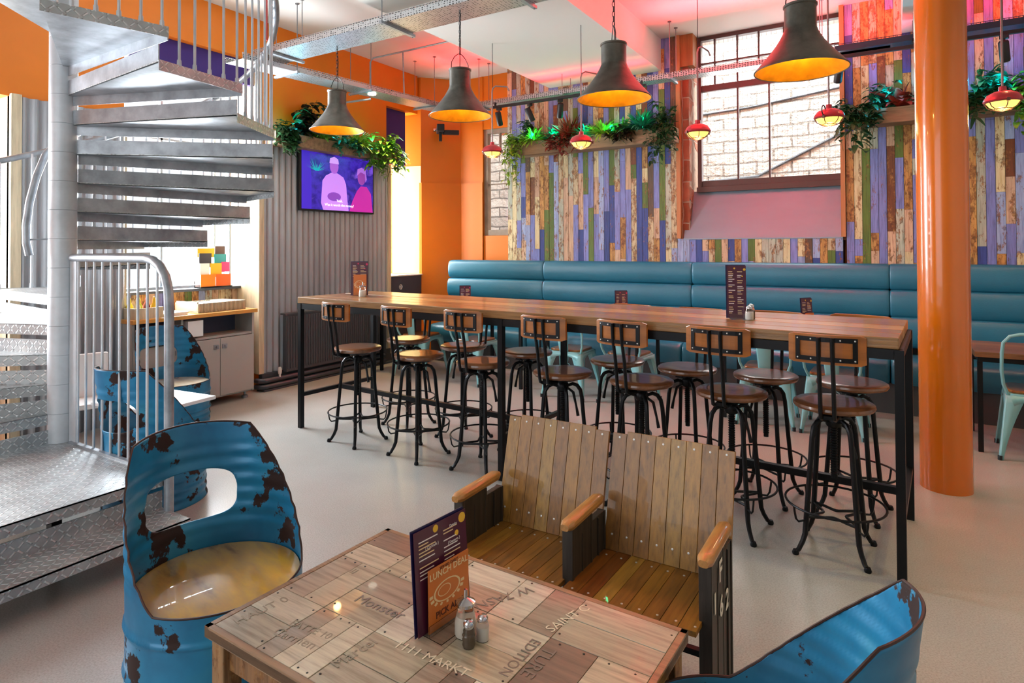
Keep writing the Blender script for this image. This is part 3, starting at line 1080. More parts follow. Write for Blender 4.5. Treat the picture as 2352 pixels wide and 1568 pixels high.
# ================================================================== OIL-DRUM CHAIRS
def rim_h(b, hi=.80, lo=.375, a0=46):
    """height of the cut edge by angle from the back of the chair"""
    b = abs(b)
    a0, a1 = rad(a0), rad(118)
    if b <= a0:
        return hi - .012*(b/a0)**2
    if b >= a1:
        return lo
    t = (b-a0)/(a1-a0)
    return lo+(hi-.012-lo)*(1-t)**1.25*(1+.25*t) if t < 1 else lo
def make_drum(loc, face, label, seat_m, r=.262, hi=.80, a0=46, seed=0):
    """face: direction (degrees) the sitter looks; the back is opposite"""
    t = thing('drum_chair', (loc[0], loc[1], 0), rad(face), label=label, cat='chair')
    na, nz = 150, 84
    hb, ha = .62, .088          # half-angle and half-height of the handhold
    hz = .545
    def sup(b, z):
        return (abs(b)/hb)**3.2+(abs(z-hz)/ha)**3.2
    V, idx, F = [], {}, []
    def rr(z):
        x = r
        for zc in (.155, .292):
            x += .007*math.exp(-((z-zc)/.008)**2)
        if z > .39:
            x += .0026*math.sin((z-.39)/.052*2*PI)*min(1, (z-.39)/.05)*min(1, max(0, .74-z)/.05)
        if z < .13:
            x += .0025*math.sin(z/.043*2*PI)
        x += .006*math.exp(-((z-0)/.008)**2)
        return x
    G = []
    for i in range(na):
        b = -PI+2*PI*i/na
        h = rim_h(b, hi, a0=a0)
        row = []
        for j in range(nz):
            k = j/(nz-1)
            row.append((b, k*h))
        G.append(row)
    inside = [[sup(*G[i][j]) < 1 for j in range(nz)] for i in range(na)]
    drop = set()
    for i in range(na):
        for j in range(nz-1):
            q = [(i, j), ((i+1) % na, j), ((i+1) % na, j+1), (i, j+1)]
            if all(inside[a][b_] for a, b_ in q):
                drop.add((i, j))
    for i in range(na):
        for j in range(nz-1):
            if (i, j) not in drop:
                for a, b_ in ((i, j), ((i+1) % na, j), ((i+1) % na, j+1), (i, j+1)):
                    if inside[a][b_]:
                        b, z = G[a][b_]
                        s = sup(b, z)**(-1/3.2)
                        G[a][b_] = (b*s, hz+(z-hz)*s)
                        inside[a][b_] = False
    mb = MB()
    rg = random.Random(seed)
    for i in range(na):
        for j in range(nz):
            b, z = G[i][j]
            x = rr(z)+.002*noise.noise(Vector((b*1.3, z*4, seed)))
            back = max(0, math.cos(b))
            ln = .05*back*max(0, (z-.4))/.4     # the back flares slightly outwards
            mb.v.append((-(x+ln)*math.cos(b), (x+ln*.3)*math.sin(b), z))
    for i in range(na):
        for j in range(nz-1):
            if (i, j) not in drop:
                a = ((i+1) % na)
                mb.f.append([i*nz+j, i*nz+j+1, a*nz+j+1, a*nz+j])
                mb.c.append(None)
                mb.uv.append(None)
    mb.build('drum_shell', BARREL, t, smooth=True, solid=.0035)
    # dark rolled cut edge round the rim
    edge = []
    for i in range(110):
        b = -PI+2*PI*i/110
        h = rim_h(b, hi, a0=a0)
        ln = .05*max(0, math.cos(b))*max(0, h-.4)/.4
        edge.append((-(rr(h)+ln)*math.cos(b), (rr(h)+ln*.3)*math.sin(b), h))
    MB().tube(edge, .0034, 6, closed=True).build('cut_rim', mat('worn_cut_edge', '#3a2520', .5, .4), t, smooth=True)
    MB().lathe([(0, .335), (r-.006, .335), (r-.004, .345), (r-.006, .356), (r-.02, .358), (0, .358)], n=48).build('seat', seat_m, t, smooth=True)
    return t
def seat_mat(name, c1, c2, c3):
    m = mat(name, c1, .22, coat=.7)
    n = noise_tex(m, 2.6, (1, 3.2, 1), 7)
    r = ramp(m, n, [(.28, lin(c2)), (.45, lin(c1)), (.62, lin(c3)), (.75, lin(c1))])
    L(m, r.outputs[0], bsdf(m).inputs['Base Color'])
    return m
SEATY = seat_mat('yellowed_varnished_seat', '#b08a4c', '#5e4122', '#cba03e')
SEATL = seat_mat('glare_varnished_seat', '#d9c7a4', '#b39a70', '#e6dcc8')  # paler tones paint the glare into these varnished seats
make_drum((-1.915, 1.248), -12, 'large distressed blue oil drum chair at the left end of the printed low table', SEATY, seed=1)
make_drum((-3.645, 1.985), 98, 'blue oil drum chair seen through the balusters, its back to the stair landing', SEATL, seed=2)
make_drum((-4.97, 2.85), 0, 'blue oil drum chair in front of the grey cupboard', SEATL, seed=3)
make_drum((-.27, 1.36), 172, 'blue oil drum chair cut by the bottom right of the photo', SEATY, hi=.795, seed=9, a0=30)

# ================================================================== LOW WHITE TABLE
t = thing('white_table', (-4.32, 2.36, 0), rad(6), label='low square white table between the two drum chairs by the stair', cat='table')
MB().box(-.31, .31, -.26, .22, .395, .42).build('tabletop', WHITEPL, t, bevel=.006)
MB().cyl((0, 0), .025, .02, .395, 14).build('pedestal', GALV, t, smooth=True)
MB().box(-.2, .2, -.2, .2, 0, .02).build('base_plate', BLACK, t, bevel=.004)
t = thing('high_chair', (-5.18, 2.28, 0), rad(75), label='white moulded plastic high chair standing against the corrugated pier behind the stair rail', cat='high chair')
MB().box(-.16, .16, -.02, .02, .30, .66).build('backrest', WHITEPL, t, bevel=.015)
MB().box(-.17, .17, -.3, 0, .30, .34).build('seat', WHITEPL, t, bevel=.012)
for sx in (-1, 1):
    for y in (-.27, -.01):
        MB().bar((sx*.14, y, .3), (sx*.2, y*1.15, 0), .022).build('leg', BLACKP, t)

# ================================================================== PRINTED LOW TABLE
CT = thing('low_table', (-1.5665, 1.3295, 0), rad(-1.9), label='low table with a nailed patchwork top of printed crate boards', cat='table')
# local: x 0..1.09 to the right, y -.34..+.34
CRATE = attr_wood('printed_crate_boards', .30, along='X', bumps=.12, coat=.35, chip=False)
rng = random.Random(31)
mb = MB()
ctz = .44
cc = ['#b0a692', '#a39883', '#c0b8a5', '#968676', '#836f62', '#aea38f', '#c6bfae', '#a69b88', '#7d685a', '#bab09c']
W, D = 1.088, .682
mb.col = lin('#6a4a32')
mb.box(0, W, -D/2, D/2, ctz-.028, ctz-.004)
nails = []
def patch(x0, x1, y0, y1, horiz, n):
    for i in range(n):
        c = lin(rng.choice(cc))
        j = rng.uniform(.88, 1.12)
        mb.col = tuple(k*j for k in c)
        if horiz:
            a, b = y0+(y1-y0)*i/n, y0+(y1-y0)*(i+1)/n
            q = (x0+.001, x1-.001, a+.001, b-.001)
            pts = [(x0+.012, (a*3+b)/4), (x0+.012, (a+b*3)/4), (x1-.012, (a*3+b)/4), (x1-.012, (a+b*3)/4)]
        else:
            a, b = x0+(x1-x0)*i/n, x0+(x1-x0)*(i+1)/n
            q = (a+.001, b-.001, y0+.001, y1-.001)
            pts = [((a*3+b)/4, y0+.012), ((a+b*3)/4, y0+.012), ((a*3+b)/4, y1-.012), ((a+b*3)/4, y1-.012)]
        mb.box(*q, ctz-.004, ctz+rng.uniform(-.0006, .0006))
        nails.extend(p for p in pts if rng.random() < .55)
bx, by = [.018, .2, .40, .60, .80, W-.018], [-D/2+.018, -.11, .12, D/2-.018]
for i in range(5):
    for j in range(3):
        patch(bx[i], bx[i+1], by[j], by[j+1], (i+j) % 2 == 0, rng.choice((2, 2, 3)))
for b in ((0, W, -D/2, -D/2+.018), (0, W, D/2-.018, D/2), (0, .018, -D/2, D/2), (W-.018, W, -D/2, D/2)):
    mb.col = lin('#8f6f52')
    mb.box(*b, ctz-.03, ctz+.0005)
mb.build('tabletop', CRATE, CT, bevel=.001)
nb = MB()
for x, y in nails:
    nb.lathe([(.0032, 0), (.003, .0009), (0, .0011)], (x, y, ctz), 7)
tag(nb.build('nail', BLACKP, CT), kind='stuff')
CHIP = attr_wood('chipped_painted_timber', .6, along='Z', bumps=.4)
ap = MB()
ap.col = (*lin('#8a6442'), .9)
ap.box(.03, W-.03, -D/2+.03, -D/2+.05, .33, .412).box(.03, W-.03, D/2-.05, D/2-.03, .33, .412).box(.03, .05, -D/2+.03, D/2-.03, .33, .412).box(W-.05, W-.03, -D/2+.03, D/2-.03, .33, .412)
ap.build('apron', CHIP, CT)
for x in (.04, W-.04):
    for y in (-D/2+.04, D/2-.04):
        lg = MB()
        lg.col = (*lin('#94704a'), .9)
        lg.box(x-.027, x+.027, y-.027, y+.027, 0, .412).build('leg', CHIP, CT, bevel=.003)
INK = mat('faded_crate_print', '#80736a', .6)
INK2 = mat('faint_crate_print', '#948877', .6)
INKL = mat('pale_crate_print', '#d9cbb2', .6)
def stamp(s, x, y, rot, size, m=INK):
    text(s, size, m, CT, T((x, y, ctz+.0008), 0, 0, rad(rot)), 'crate_print', ext=.0002)
stamp('TURE', .822, .020, -90, .050)
stamp('EDITION', .775, .012, -90, .040)
stamp('W 7ASN', .595, .205, -118, .050)
stamp('SAINT C', .80, .217, 76, .042, INKL)
stamp('Monster', .332, -.025, 2, .052)
stamp('1111 MARKT', .595, -.112, 3, .040, INKL)
stamp('Marcel', .423, -.199, 84, .046, INK2)
stamp('III', .12, .067, 0, .04, INK2)
stamp('HAUT 0', .068, -.214, 82, .044, INK2)
stamp('EATTE 10', .254, -.198, 6, .034, INK2)
stamp('Carmen', .25, -.245, 6, .044, INK2)
stamp('VIN DE', .90, -.20, -90, .03, INK2)

# ================================================================== CINEMA SEATS
KS = .91
CS = thing('cinema_seats', (-.52*KS, 2.02*KS, 0), 0, label='pair of joined folding cinema seats with slatted wooden backs, F 162 on the end', cat='seat')
SEATW = attr_wood('waxed_mango_boards', .38, along='Y', bumps=.35, coat=.25, chip=False)
BACKB = attr_wood('waxed_mango_back_boards', .38, along='Z', bumps=.35, coat=.25, chip=False)
IRON = mat('dark_stamped_panel', '#3a342f', .5, .25, var=.4, scale=8, stretch=(8, 8, .6))
ARMW = mat('worn_armrest_wood', '#a8763f', .35, var=.3, scale=9, stretch=(8, 1, 8), coat=.3)
cols = ['#8e6220', '#84591d', '#966b26', '#7a501c', '#8a5e24', '#7f541f', '#98712c']
ax = [0.0, -.487*KS, -.972*KS]
ZA, ZS = .54, .352
for i, x in enumerate(ax):
    p = MB()
    p.box(x-.015, x+.015, -.005, .145, .02, ZA-.016).box(x-.012, x+.012, .145, .264, .0, ZA-.05)
    p.box(x-.019, x+.019, -.012, .004, .02, ZA-.016).box(x-.017, x+.017, .14, .152, .02, ZA-.018).box(x-.016, x+.016, .258, .27, .0, ZA-.05)
    for y in (.072, .205):
        p.box(x-.0175, x+.0175, y-.003, y+.003, .03, ZA-.055)
    p.build('side_panel', IRON, CS, bevel=.002)
    ar = MB()
    P = []
    for k in range(13):
        q = k/12
        y = -.032+.285*q
        e = 1 if 0 < k < 12 else .62
        w_ = .0235*e
        h = .0175*e
        row = []
        for a_ in range(12):
            an = 2*PI*a_/12
            ca, sa = math.cos(an), math.sin(an)
            row.append((x+w_*math.copysign(abs(ca)**.7, ca), y, ZA+h*math.copysign(abs(sa)**.7, sa)-.004*(1-q)))
        row.append(row[0])
        P.append(row)
    ar.grid(P).add(P[0][:12], [tuple(range(12))]).add(P[-1][:12], [tuple(range(12))[::-1]])
    ar.build('armrest', ARMW, CS, smooth=True, fix=True)
rng = random.Random(17)
scm = None
def screw(M):
    global scm
    if scm is None:
        scm = MB().lathe([(.0042, -.001), (.0038, .001), (0, .0015)], (0, 0, 0), 8).build('screw', SCREW, CS, fix=True)
        o = scm
    else:
        o = scm.copy()
        COL.objects.link(o)
    o.matrix_local = M
for s, (xa, xb) in enumerate(((-.965*KS, -.497*KS), (-.480*KS, -.010*KS))):
    mb, bk = MB(), MB()
    n = 8
    M = T((0, 0, ZS), rad(-2))
    x2a, x2b = (xa-.016, xb+.002) if s == 0 else (xa+.002, xb+.018)
    MB_ = T((0, .272, ZS+.002), rad(-14))
    for i in range(n):
        a, b = xa+(xb-xa)*i/n, xa+(xb-xa)*(i+1)/n
        c = lin(rng.choice(cols))
        j = rng.uniform(.82, 1.08)
        mb.col = tuple(k*j for k in c)
        if s == 1 and i in (0, 1):
            mb.col = tuple(k*q for k, q in zip(mb.col, (.85, .62, .5)))
        mb.box(a+.0008, b-.0008, -.075, .270, -.008, .008, M)
        a, b = x2a+(x2b-x2a)*i/n, x2a+(x2b-x2a)*(i+1)/n
        j = rng.uniform(.86, 1.08)
        c = lin(rng.choice(cols))
        bk.col = tuple(k*j for k in c)
        e0 = .010 if i in (0, n-1) else 0
        bk.box(a+.0007, b-.0007, -.007, .007, -.004, .412-e0, MB_)
        for z in (.388, .05):
            screw(MB_ @ T(((a+b)/2, -.0072, z), rad(90)))
        screw(T(((a+b)/2, .225, ZS+.0008)))
        screw(T(((a+b)/2, -.05, ZS+.0098)))
    bk.build('backrest', BACKB, CS, bevel=.001)
    mb.build('seat', SEATW, CS, bevel=.001)
mb = MB().bar((ax[2], .06, .05), (0, .06, .05), .03, .012).bar((ax[2], .22, .12), (0, .22, .12), .022, .02).bar((ax[2], .14, ZS-.03), (0, .14, ZS-.03), .02, .03)
mb.build('tie_bar', BLACK, CS)
WHT_PAINT = mat('worn_white_lettering', '#d8d2c8', .6)
for s, y, z, sz in (('F', .10, .462, .088), ('1', .030, .395, .085), ('6', .108, .352, .085), ('2', .19, .335, .085)):
    text(s, sz, WHT_PAINT, CS, frame_M((.0180 if y < .15 else .0165, y, z), (0, 1, 0), (0, 0, 1)), 'seat_number', bold=.002)

# ================================================================== MENUS AND CONDIMENTS
MPUR = mat('plum_menu_card', '#4a1a35', .3, coat=.4)
MNAV = mat('navy_menu_card', '#1f1c4c', .3, coat=.4)
MORG = mat('orange_menu_card', '#c9702c', .4, coat=.2)
MCRM = mat('cream_ink', '#e2c79a', .6)
MYEL = mat('yellow_ink', '#e0b53a', .5)
MPNK = mat('magenta_ink', '#c0265e', .5)
MWHT = mat('white_ink', '#e5dfe0', .5)
MDRK = mat('brown_ink', '#5a2518', .5)
def ln(mb, x, z, w_, h, y):
    mb.box(x, x+w_, y-.0003, y, z, z+h)
def menu(loc, rz, w_, h, label, group=None, tilt=4, big=False, card=True, holder=True, seed=0):
    """upright cards in a clear stand; local front faces -Y"""
    t = thing('menu_stand', loc, rz, label=label, cat='menu', group=group)
    rg = random.Random(seed)
    M0 = T((0, .012, .003), rad(-tilt))
    MB().box(-w_/2-.006, w_/2-.002, .006, .0075, 0, h+.006, M0).build('back_menu', MNAV, t)
    fm = MB().box(-w_/2, w_/2, 0, .0015, 0, h, M0).build('front_menu', MPUR, t)
    tx = MB()
    q = MB()
    for c in range(2):
        x0 = -w_/2+.08*w_+c*w_*.46
        z = h*.88
        while z > h*(.5 if card else .06):
            L_ = w_*rg.uniform(.16, .36)
            (tx if rg.random() < .7 else q).add([M0 @ Vector((x, -.0004, zz)) for x, zz in ((x0, z), (x0+L_, z), (x0+L_, z+h*.012), (x0, z+h*.012))], [(0, 1, 2, 3)])
            z -= h*rg.choice((.032, .04, .07))
    tx.build('menu_print', MCRM, fm)
    q.build('menu_print', MWHT, fm)
    d = MB()
    for x, z, r in ((w_*.42, h*.93, w_*.07), (-w_*.1, h*.95, w_*.05), (w_*.3, h*.8, w_*.04)):
        d.lathe([(r, 0), (0, .0003)], (0, 0, 0), 12, M0 @ T((x, -.0003, z), rad(90)))
    d.build('menu_dot', MYEL if not seed % 2 else MPNK, fm)
    if big:
        for s, x, z, sz in (('{ Cocktails }', -w_*.18, h*.80, .010), ('Drinks', w_*.24, h*.90, .011), ('{ Desserts }', w_*.24, h*.74, .010)):
            text(s, sz, MWHT, fm, M0 @ T((x, -.0006, z), rad(90)), 'menu_heading')
    if card:
        M1 = T((w_*.03, .002, .003), rad(-tilt+3), 0, 0)
        cw, ch = w_*.78, h*.62
        cd = MB().box(-cw/2, cw/2, 0, .0012, 0, ch, M1).build('lunch_card', MORG, t)
        if big:
            text('LUNCH DEAL', cw*.155, MCRM, cd, M1 @ T((0, -.0005, ch*.86), rad(90)), 'card_heading', bold=.0003)
            text('SERVED DAILY', cw*.07, MDRK, cd, M1 @ T((0, -.0005, ch*.94), rad(90)), 'card_heading')
            text('PICK ANY', cw*.15, MDRK, cd, M1 @ T((0, -.0005, ch*.22), rad(90)), 'card_heading', bold=.0004)
        b = MB()
        def ring(cx, cz, rx, rz_, th=.12, n=28):
            P = []
            for i in range(n+1):
                a = 2*PI*i/n
                P.append([M1 @ Vector((cx+rx*k*math.cos(a), -.0004, cz+rz_*k*math.sin(a))) for k in (1-th, 1)])
            b.grid(P)
        ring(-cw*.05, ch*.55, cw*.33, ch*.17)
        ring(-cw*.12, ch*.56, cw*.16, ch*.09)
        for k in range(9):
            a = PI+PI*k/8
            b.add([M1 @ Vector((-cw*.05+cw*.33*math.cos(a)*s_+e*.004*math.sin(a), -.0004, ch*.55+ch*.17*math.sin(a)*s_-e*.004*math.cos(a))) for s_, e in ((1.05, -1), (1.3, -1), (1.3, 1), (1.05, 1))], [(0, 1, 2, 3)])
        b.build('card_drawing', MCRM, cd)
    if holder:
        hm = MB().box(-w_*.4, w_*.4, -.05, .03, 0, .002).box(-w_*.4, w_*.4, -.008, -.0065, 0, .03)
        hm.build('stand', GLASS, t)
    return t
menu((-1.025, 1.335, .44), rad(84), .20, .262, 'tall plum and orange lunch menus standing in a clear holder on the printed low table', big=True, seed=2)
def tz(lx, ly):
    return (-4.1095+lx*math.cos(TA)-ly*math.sin(TA), 3.3591+lx*math.sin(TA)+ly*math.cos(TA))
p = tz(.34, .355)
menu((*p, 1.05), rad(38), .135, .275, 'plum and orange menus at the left end of the tall table', seed=1)
p = tz(3.37, .355)
menu((*p, 1.05), rad(20), .10, .285, 'narrow plum drinks menu near the right end of the tall table', card=False, seed=4)
for x, y, rz_, lb, sd in ((-4.07, 5.62, 35, 'small menus on the bench table farthest left', 5), (-2.24, 5.68, 36, 'small menus on the middle bench table', 7), (-.585, 5.60, 55, 'small menus on the bench table under the big window', 6)):
    menu((x, y, .70), rad(rz_), .12, .31, lb, seed=sd)

def shaker(loc, label, r=.017, h=.062, content=SALT, lid='dome', group=None, name='salt_shaker', cat='shaker', ribs=False):
    t = thing(name, loc, label=label, cat=cat, group=group)
    pf = [(0, 0), (r*.9, 0), (r, h*.06), (r, h*.5), (r*.92, h*.66), (r*.68, h*.80), (r*.66, h*.86)]
    if ribs:
        pf = [(0, 0), (r*.85, 0)]+[(r*(1.0 if k % 2 else .88)*(1-.25*max(0, k-5)/4), h*(.05+.085*k)) for k in range(10)]
    MB().lathe(pf, n=20).build('glass_body', GLASS, t, smooth=True)
    MB().lathe([(0, h*.03), (r*.86, h*.03), (r*.88, h*.48), (r*.84, h*.55), (0, h*.55)], n=18).build('contents', content, t, smooth=True)
    MB().lathe([(r*.70, h*.80), (r*.82, h*.81), (r*.82, h*.92), (r*.62, h*.99), (0, h*1.02)], n=20).build('lid', CHROME, t, smooth=True)
    return t
PEPPER = mat('ground_pepper', '#6b5a48', .9)
SUGAR = mat('white_sugar', '#ece4d6', .8)
shaker((-.908, 1.325, .44), 'salt shaker with chrome cap, rear right of the cluster on the printed table')
shaker((-.922, 1.283, .44), 'ribbed pepper shaker in front of the sugar jar on the printed table', .017, .066, PEPPER, name='pepper_shaker', ribs=True)
def sugar(loc, label, s=1):
    t = thing('sugar_jar', loc, label=label, cat='sugar jar')
    r, h = .029*s, .085*s
    MB().lathe([(0, 0), (r*.9, 0), (r, h*.08), (r*.98, h*.45), (r*.72, h*.8), (r*.74, h*.9), (r*.82, h)], n=24).build('glass_body', GLASS, t, smooth=True)
    MB().lathe([(0, .003), (r*.88, .003), (r*.88, h*.4), (r*.7, h*.6), (0, h*.6)], n=20).build('contents', SUGAR, t, smooth=True)
    MB().lathe([(r*.86, h*.92), (r*.88, h*1.02), (r*.5, h*1.1), (r*.18, h*1.14), (r*.16, h*1.38), (0, h*1.38)], n=20).build('pourer_lid', CHROME, t, smooth=True)
    return t
sugar((-.957, 1.318, .44), 'tall glass sugar pourer beside the menus on the printed low table')
p = tz(.44, .30)
sugar((*p, 1.05), 'glass sugar jar beside the menus at the left end of the tall table')
p = tz(3.435, .345)
shaker((*p, 1.05), 'salt shaker beside the narrow drinks menu on the tall table', .022, .075)
p = tz(3.43, .40)
shaker((*p, 1.05), 'pepper shaker half hidden behind the salt on the tall table', .021, .08, PEPPER, name='pepper_shaker')
# ================================================================== SPIRAL STAIR
SX, SY, SR, RISE, STEP = -4.1264, 1.7059, 1.168, .16725, rad(22.344)
def nose(n):
    return rad(64.963)-(n-12)*STEP
ST = thing('spiral_stair', (SX, SY, 0), 0, label='galvanised steel spiral stair with chequer plate treads around a round pole', cat='staircase')
pl = MB()
z = 0
for i in range(24):
    z1 = z+RISE
    pl.lathe([(.0685, z), (.0705, z+.0015), (.0705, z+.006), (.0705, z1-.006), (.0705, z1-.0015), (.0685, z1)], n=32)
    z = z1
pl.build('pole', GALVP, ST, smooth=True)
def pol(r, a, z):
    return Vector((r*math.cos(a), r*math.sin(a), z))
OV = rad(2.2)
HU, HL = .078, .062
def tread(n):
    z = n*RISE
    a1, a0 = nose(n), nose(n)-STEP-OV
    ri = .072
    A, B, C_, D_ = pol(ri, a1, z), pol(SR, a1, z), pol(SR, a0, z), pol(ri, a0, z)
    up, dn = Vector((0, 0, HU)), Vector((0, 0, -HL))
    # chequer plate on top; the same sheet folds down at the nosing and up at the back
    mb = MB()
    th = Vector((0, 0, -.005))
    mb.add([A, B, C_, D_, A+th, B+th, C_+th, D_+th], [(3, 2, 1, 0), (4, 5, 6, 7), (1, 2, 6, 5), (0, 1, 5, 4), (2, 3, 7, 6), (3, 0, 4, 7)])
    ta = Vector((-math.sin(a1), math.cos(a1), 0))*.004
    tb = Vector((-math.sin(a0), math.cos(a0), 0))*.004
    mb.add([A, B, B+dn, A+dn, A-ta, B-ta, B+dn-ta, A+dn-ta], [(0, 1, 2, 3), (7, 6, 5, 4), (3, 2, 6, 7), (1, 5, 6, 2), (0, 3, 7, 4)])
    mb.add([D_, C_, C_+up, D_+up, D_+tb, C_+tb, C_+up+tb, D_+up+tb], [(3, 2, 1, 0), (4, 5, 6, 7), (2, 3, 7, 6), (1, 2, 6, 5), (0, 4, 7, 3)])
    # outer edge strip
    o1, o2 = B*(1.003), C_*(1.003)
    o1.z = o2.z = z
    mb.add([o1+Vector((0, 0, .004)), o2+Vector((0, 0, .004)), o2+Vector((0, 0, -.048)), o1+Vector((0, 0, -.048)), B+Vector((0, 0, .004)), C_+Vector((0, 0, .004)), C_+Vector((0, 0, -.048)), B+Vector((0, 0, -.048))],
           [(0, 1, 2, 3)[::-1], (4, 5, 6, 7), (0, 4, 5, 1), (3, 2, 6, 7), (0, 3, 7, 4), (1, 5, 6, 2)])
    t = mb.build('tread', PLATE, ST, uvbox=True, fix=False)
    # flat welded sheet under the tread gives it its smooth underside
    u = MB()
    e = Vector((0, 0, -.006))
    u.add([A+e, B*.998+e, C_*.998+e, D_+e, A+e*1.4, B*.998+e*1.4, C_*.998+e*1.4, D_+e*1.4], [(3, 2, 1, 0), (4, 5, 6, 7)])
    # folded outer faces of the two lips (plain side)
    u.add([C_-tb*.3, D_-tb*.3, D_+up-tb*.3, C_+up-tb*.3], [(0, 1, 2, 3)])
    u.add([A+ta*.0-ta*1.2, B-ta*1.2, B+dn-ta*1.2, A+dn-ta*1.2], [(3, 2, 1, 0)])
    u.build('soffit_plate', GALV, t)
    return t
for n in range(3, 19):
    tread(n)
# landing (tread 2) and the bottom step: square, reached along -X
lx0, lx1, ly0, ly1 = -.05, 1.065, -1.25, .0
zl = 2*RISE
mb = MB().box(lx0, lx1, ly0, ly1, zl-.006, zl).box(lx1-.004, lx1, ly0, ly1, zl-.052, zl).box(lx0, lx1, ly1-.004, ly1, zl-.052, zl-.006)
mb.box(.0, .004, ly0, -.07, zl, zl+HU)
mb.build('landing_plate', PLATE, ST, uvbox=True)
zs = RISE
mb = MB().box(1.03, 1.275, ly0, .01, zs-.006, zs).box(1.27, 1.275, ly0, .01, zs-.045, zs).box(1.03, 1.035, ly0, .01, zs, zs+.085)
mb.build('bottom_step', PLATE, ST, uvbox=True)
mb = MB()
for y in (-1.2, -.45):
    mb.box(.1, .15, y, y+.04, 0, zl-.05).box(.95, 1.0, y, y+.04, 0, zl-.05)
mb.box(.05, 1.0, -.47, -.44, zl-.08, zl-.05)
mb.build('landing_frame', BLACK, ST)
# outer balusters: four per tread from the 3rd upward, under a rolled handrail
HR = .88
def zat(a):
    """height of the pitch line at angle a (a decreases going up)"""
    return (12+(rad(64.963)-a)/STEP)*RISE
hpts = []
a = nose(6)+rad(6)
while a > nose(19):
    hpts.append(pol(SR-.005, a, zat(a)+HR))
    a -= rad(3)
hr = MB().tube(hpts, .021, 10)
hr.build('handrail', GALV, ST, smooth=True)
cnt = 0
for n in range(6, 18):
    A, C_ = pol(SR, nose(n), 0), pol(SR, nose(n)-STEP, 0)
    for k in range(5):
        if n < 8 and k % 2:
            continue
        q = (k+.25)/5
        p = A*(1-q)+C_*q
        p = p*((p.length-.012)/p.length)
        z0 = n*RISE
        aa = nose(n)-STEP*q
        z1 = zat(aa)+HR
        if z0 > 3.0 and n > 16:
            z1 = z0+.9
        mb = MB().tube([(p.x, p.y, z0), (p.x, p.y, z0+.03), (p.x, p.y, z0+.035), (p.x, p.y, z1)], [.0115, .010, .0068, .0068], 7)
        mb.build('baluster', GALVP, ST, smooth=True)
        cnt += 1
# drooping end of the inner rail beside the pole
Lf, Aw = Vector((-.382, -.924, 0)), Vector((-.924, .382, 0))
pts = [Lf*l_+Aw*a_+Vector((0, 0, z_)) for l_, a_, z_ in ((-.25, .55, 2.30), (-.10, .36, 2.20), (.03, .20, 2.10), (.085, .11, 2.00), (.125, .07, 1.87), (.155, .05, 1.72), (.17, .04, 1.58), (.168, .04, 1.48), (.155, .04, 1.41))]
MB().tube(pts, .020, 10).tube([Lf*.165+Aw*.04+Vector((0, 0, 1.50)), Lf*.05+Vector((0, 0, 1.505))], .005, 6).build('rail_end', GALV, ST, smooth=True)

# ---- balustrade along the edge of the landing
BL = thing('balustrade', (SX, SY, 0), 0, label='galvanised landing balustrade with upright bars and a bent tubular top rail', cat='railing')
zt = 1.395
y = .012
MB().tube([(.09, y, zt), (.88, y, zt), (.94, y, zt-.008), (1.0, y, zt-.035), (1.05, y, zt-.085), (1.078, y, zt-.15), (1.086, y, zt-.24), (1.088, y, .12)], .022, 12).build('top_rail', GALV, BL, smooth=True)
MB().box(.072, .15, y-.006, y+.006, zl, zt+.02).build('end_plate', GALVP, BL, bevel=.002)
MB().box(.1, 1.08, y-.02, y+.006, zl+.0, zl+.012).build('bottom_flat', GALV, BL)
for i in range(10):
    x = .165+.0905*i
    MB().tube([(x, y, zl+.01), (x, y, zt-.01)], .0065, 7).build('baluster', GALVP, BL, smooth=True)
# ================================================================== PENDANT LAMPS OVER THE TALL TABLE
def make_pendant():
    t = thing('pendant_lamp', label='x', cat='pendant lamp')
    out = [(.230, 0), (.225, .008), (.205, .032), (.16, .085), (.115, .145), (.090, .19), (.080, .215), (.078, .222), (.078, .33), (.083, .335), (.083, .345), (.07, .346), (0, .346)]
    MB().lathe(out, n=56, caps=False).build('shade', SHADE, t, smooth=True)
    MB().lathe([(.226, .003), (.20, .030), (.155, .083), (.11, .143), (.083, .19), (.07, .22), (0, .225)], n=56, caps=False).build('shade_lining', GOLD, t, smooth=True)
    MB().tube([(.228*math.cos(a), .228*math.sin(a), .002) for a in [2*PI*i/56 for i in range(56)]], .0035, 6, closed=True).build('shade_rim', SHADE, t, smooth=True)
    MB().lathe([(0, .085), (.018, .09), (.027, .105), (.024, .125), (.013, .15), (.013, .165)], n=16).build('bulb', BULB, t, smooth=True)
    MB().lathe([(.02, .165), (.02, .21), (.0, .215)], n=14).build('lamp_holder', BLACKP, t, smooth=True)
    bl = MB()
    for s in (-1, 1):
        bl.tube([(s*.078, 0, .335), (s*.074, 0, .39), (s*.05, 0, .43), (s*.02, 0, .455), (0, 0, .462)], .003, 6)
    bl.build('wire_bail', BLACK, t, smooth=True)
    return t
def chain(t, z0, z1):
    mb = MB()
    z = z0
    i = 0
    while z < z1-.01:
        pts = []
        for k in range(10):
            a = 2*PI*k/10
            u, v = .008*math.cos(a), .019*math.sin(a)
            pts.append((u, 0, z+.015+v) if i % 2 else (0, u, z+.015+v))
        mb.tube(pts, .0022, 5, closed=True)
        z += .031
        i += 1
    mb.build('chain', BLACK, t, smooth=True)
    MB().tube([(.004, .004, .34), (.006, .008, (z0+z1)/2), (.0, .004, z1)], .003, 5).build('cable', BLACKP, t, smooth=True)
P0 = None
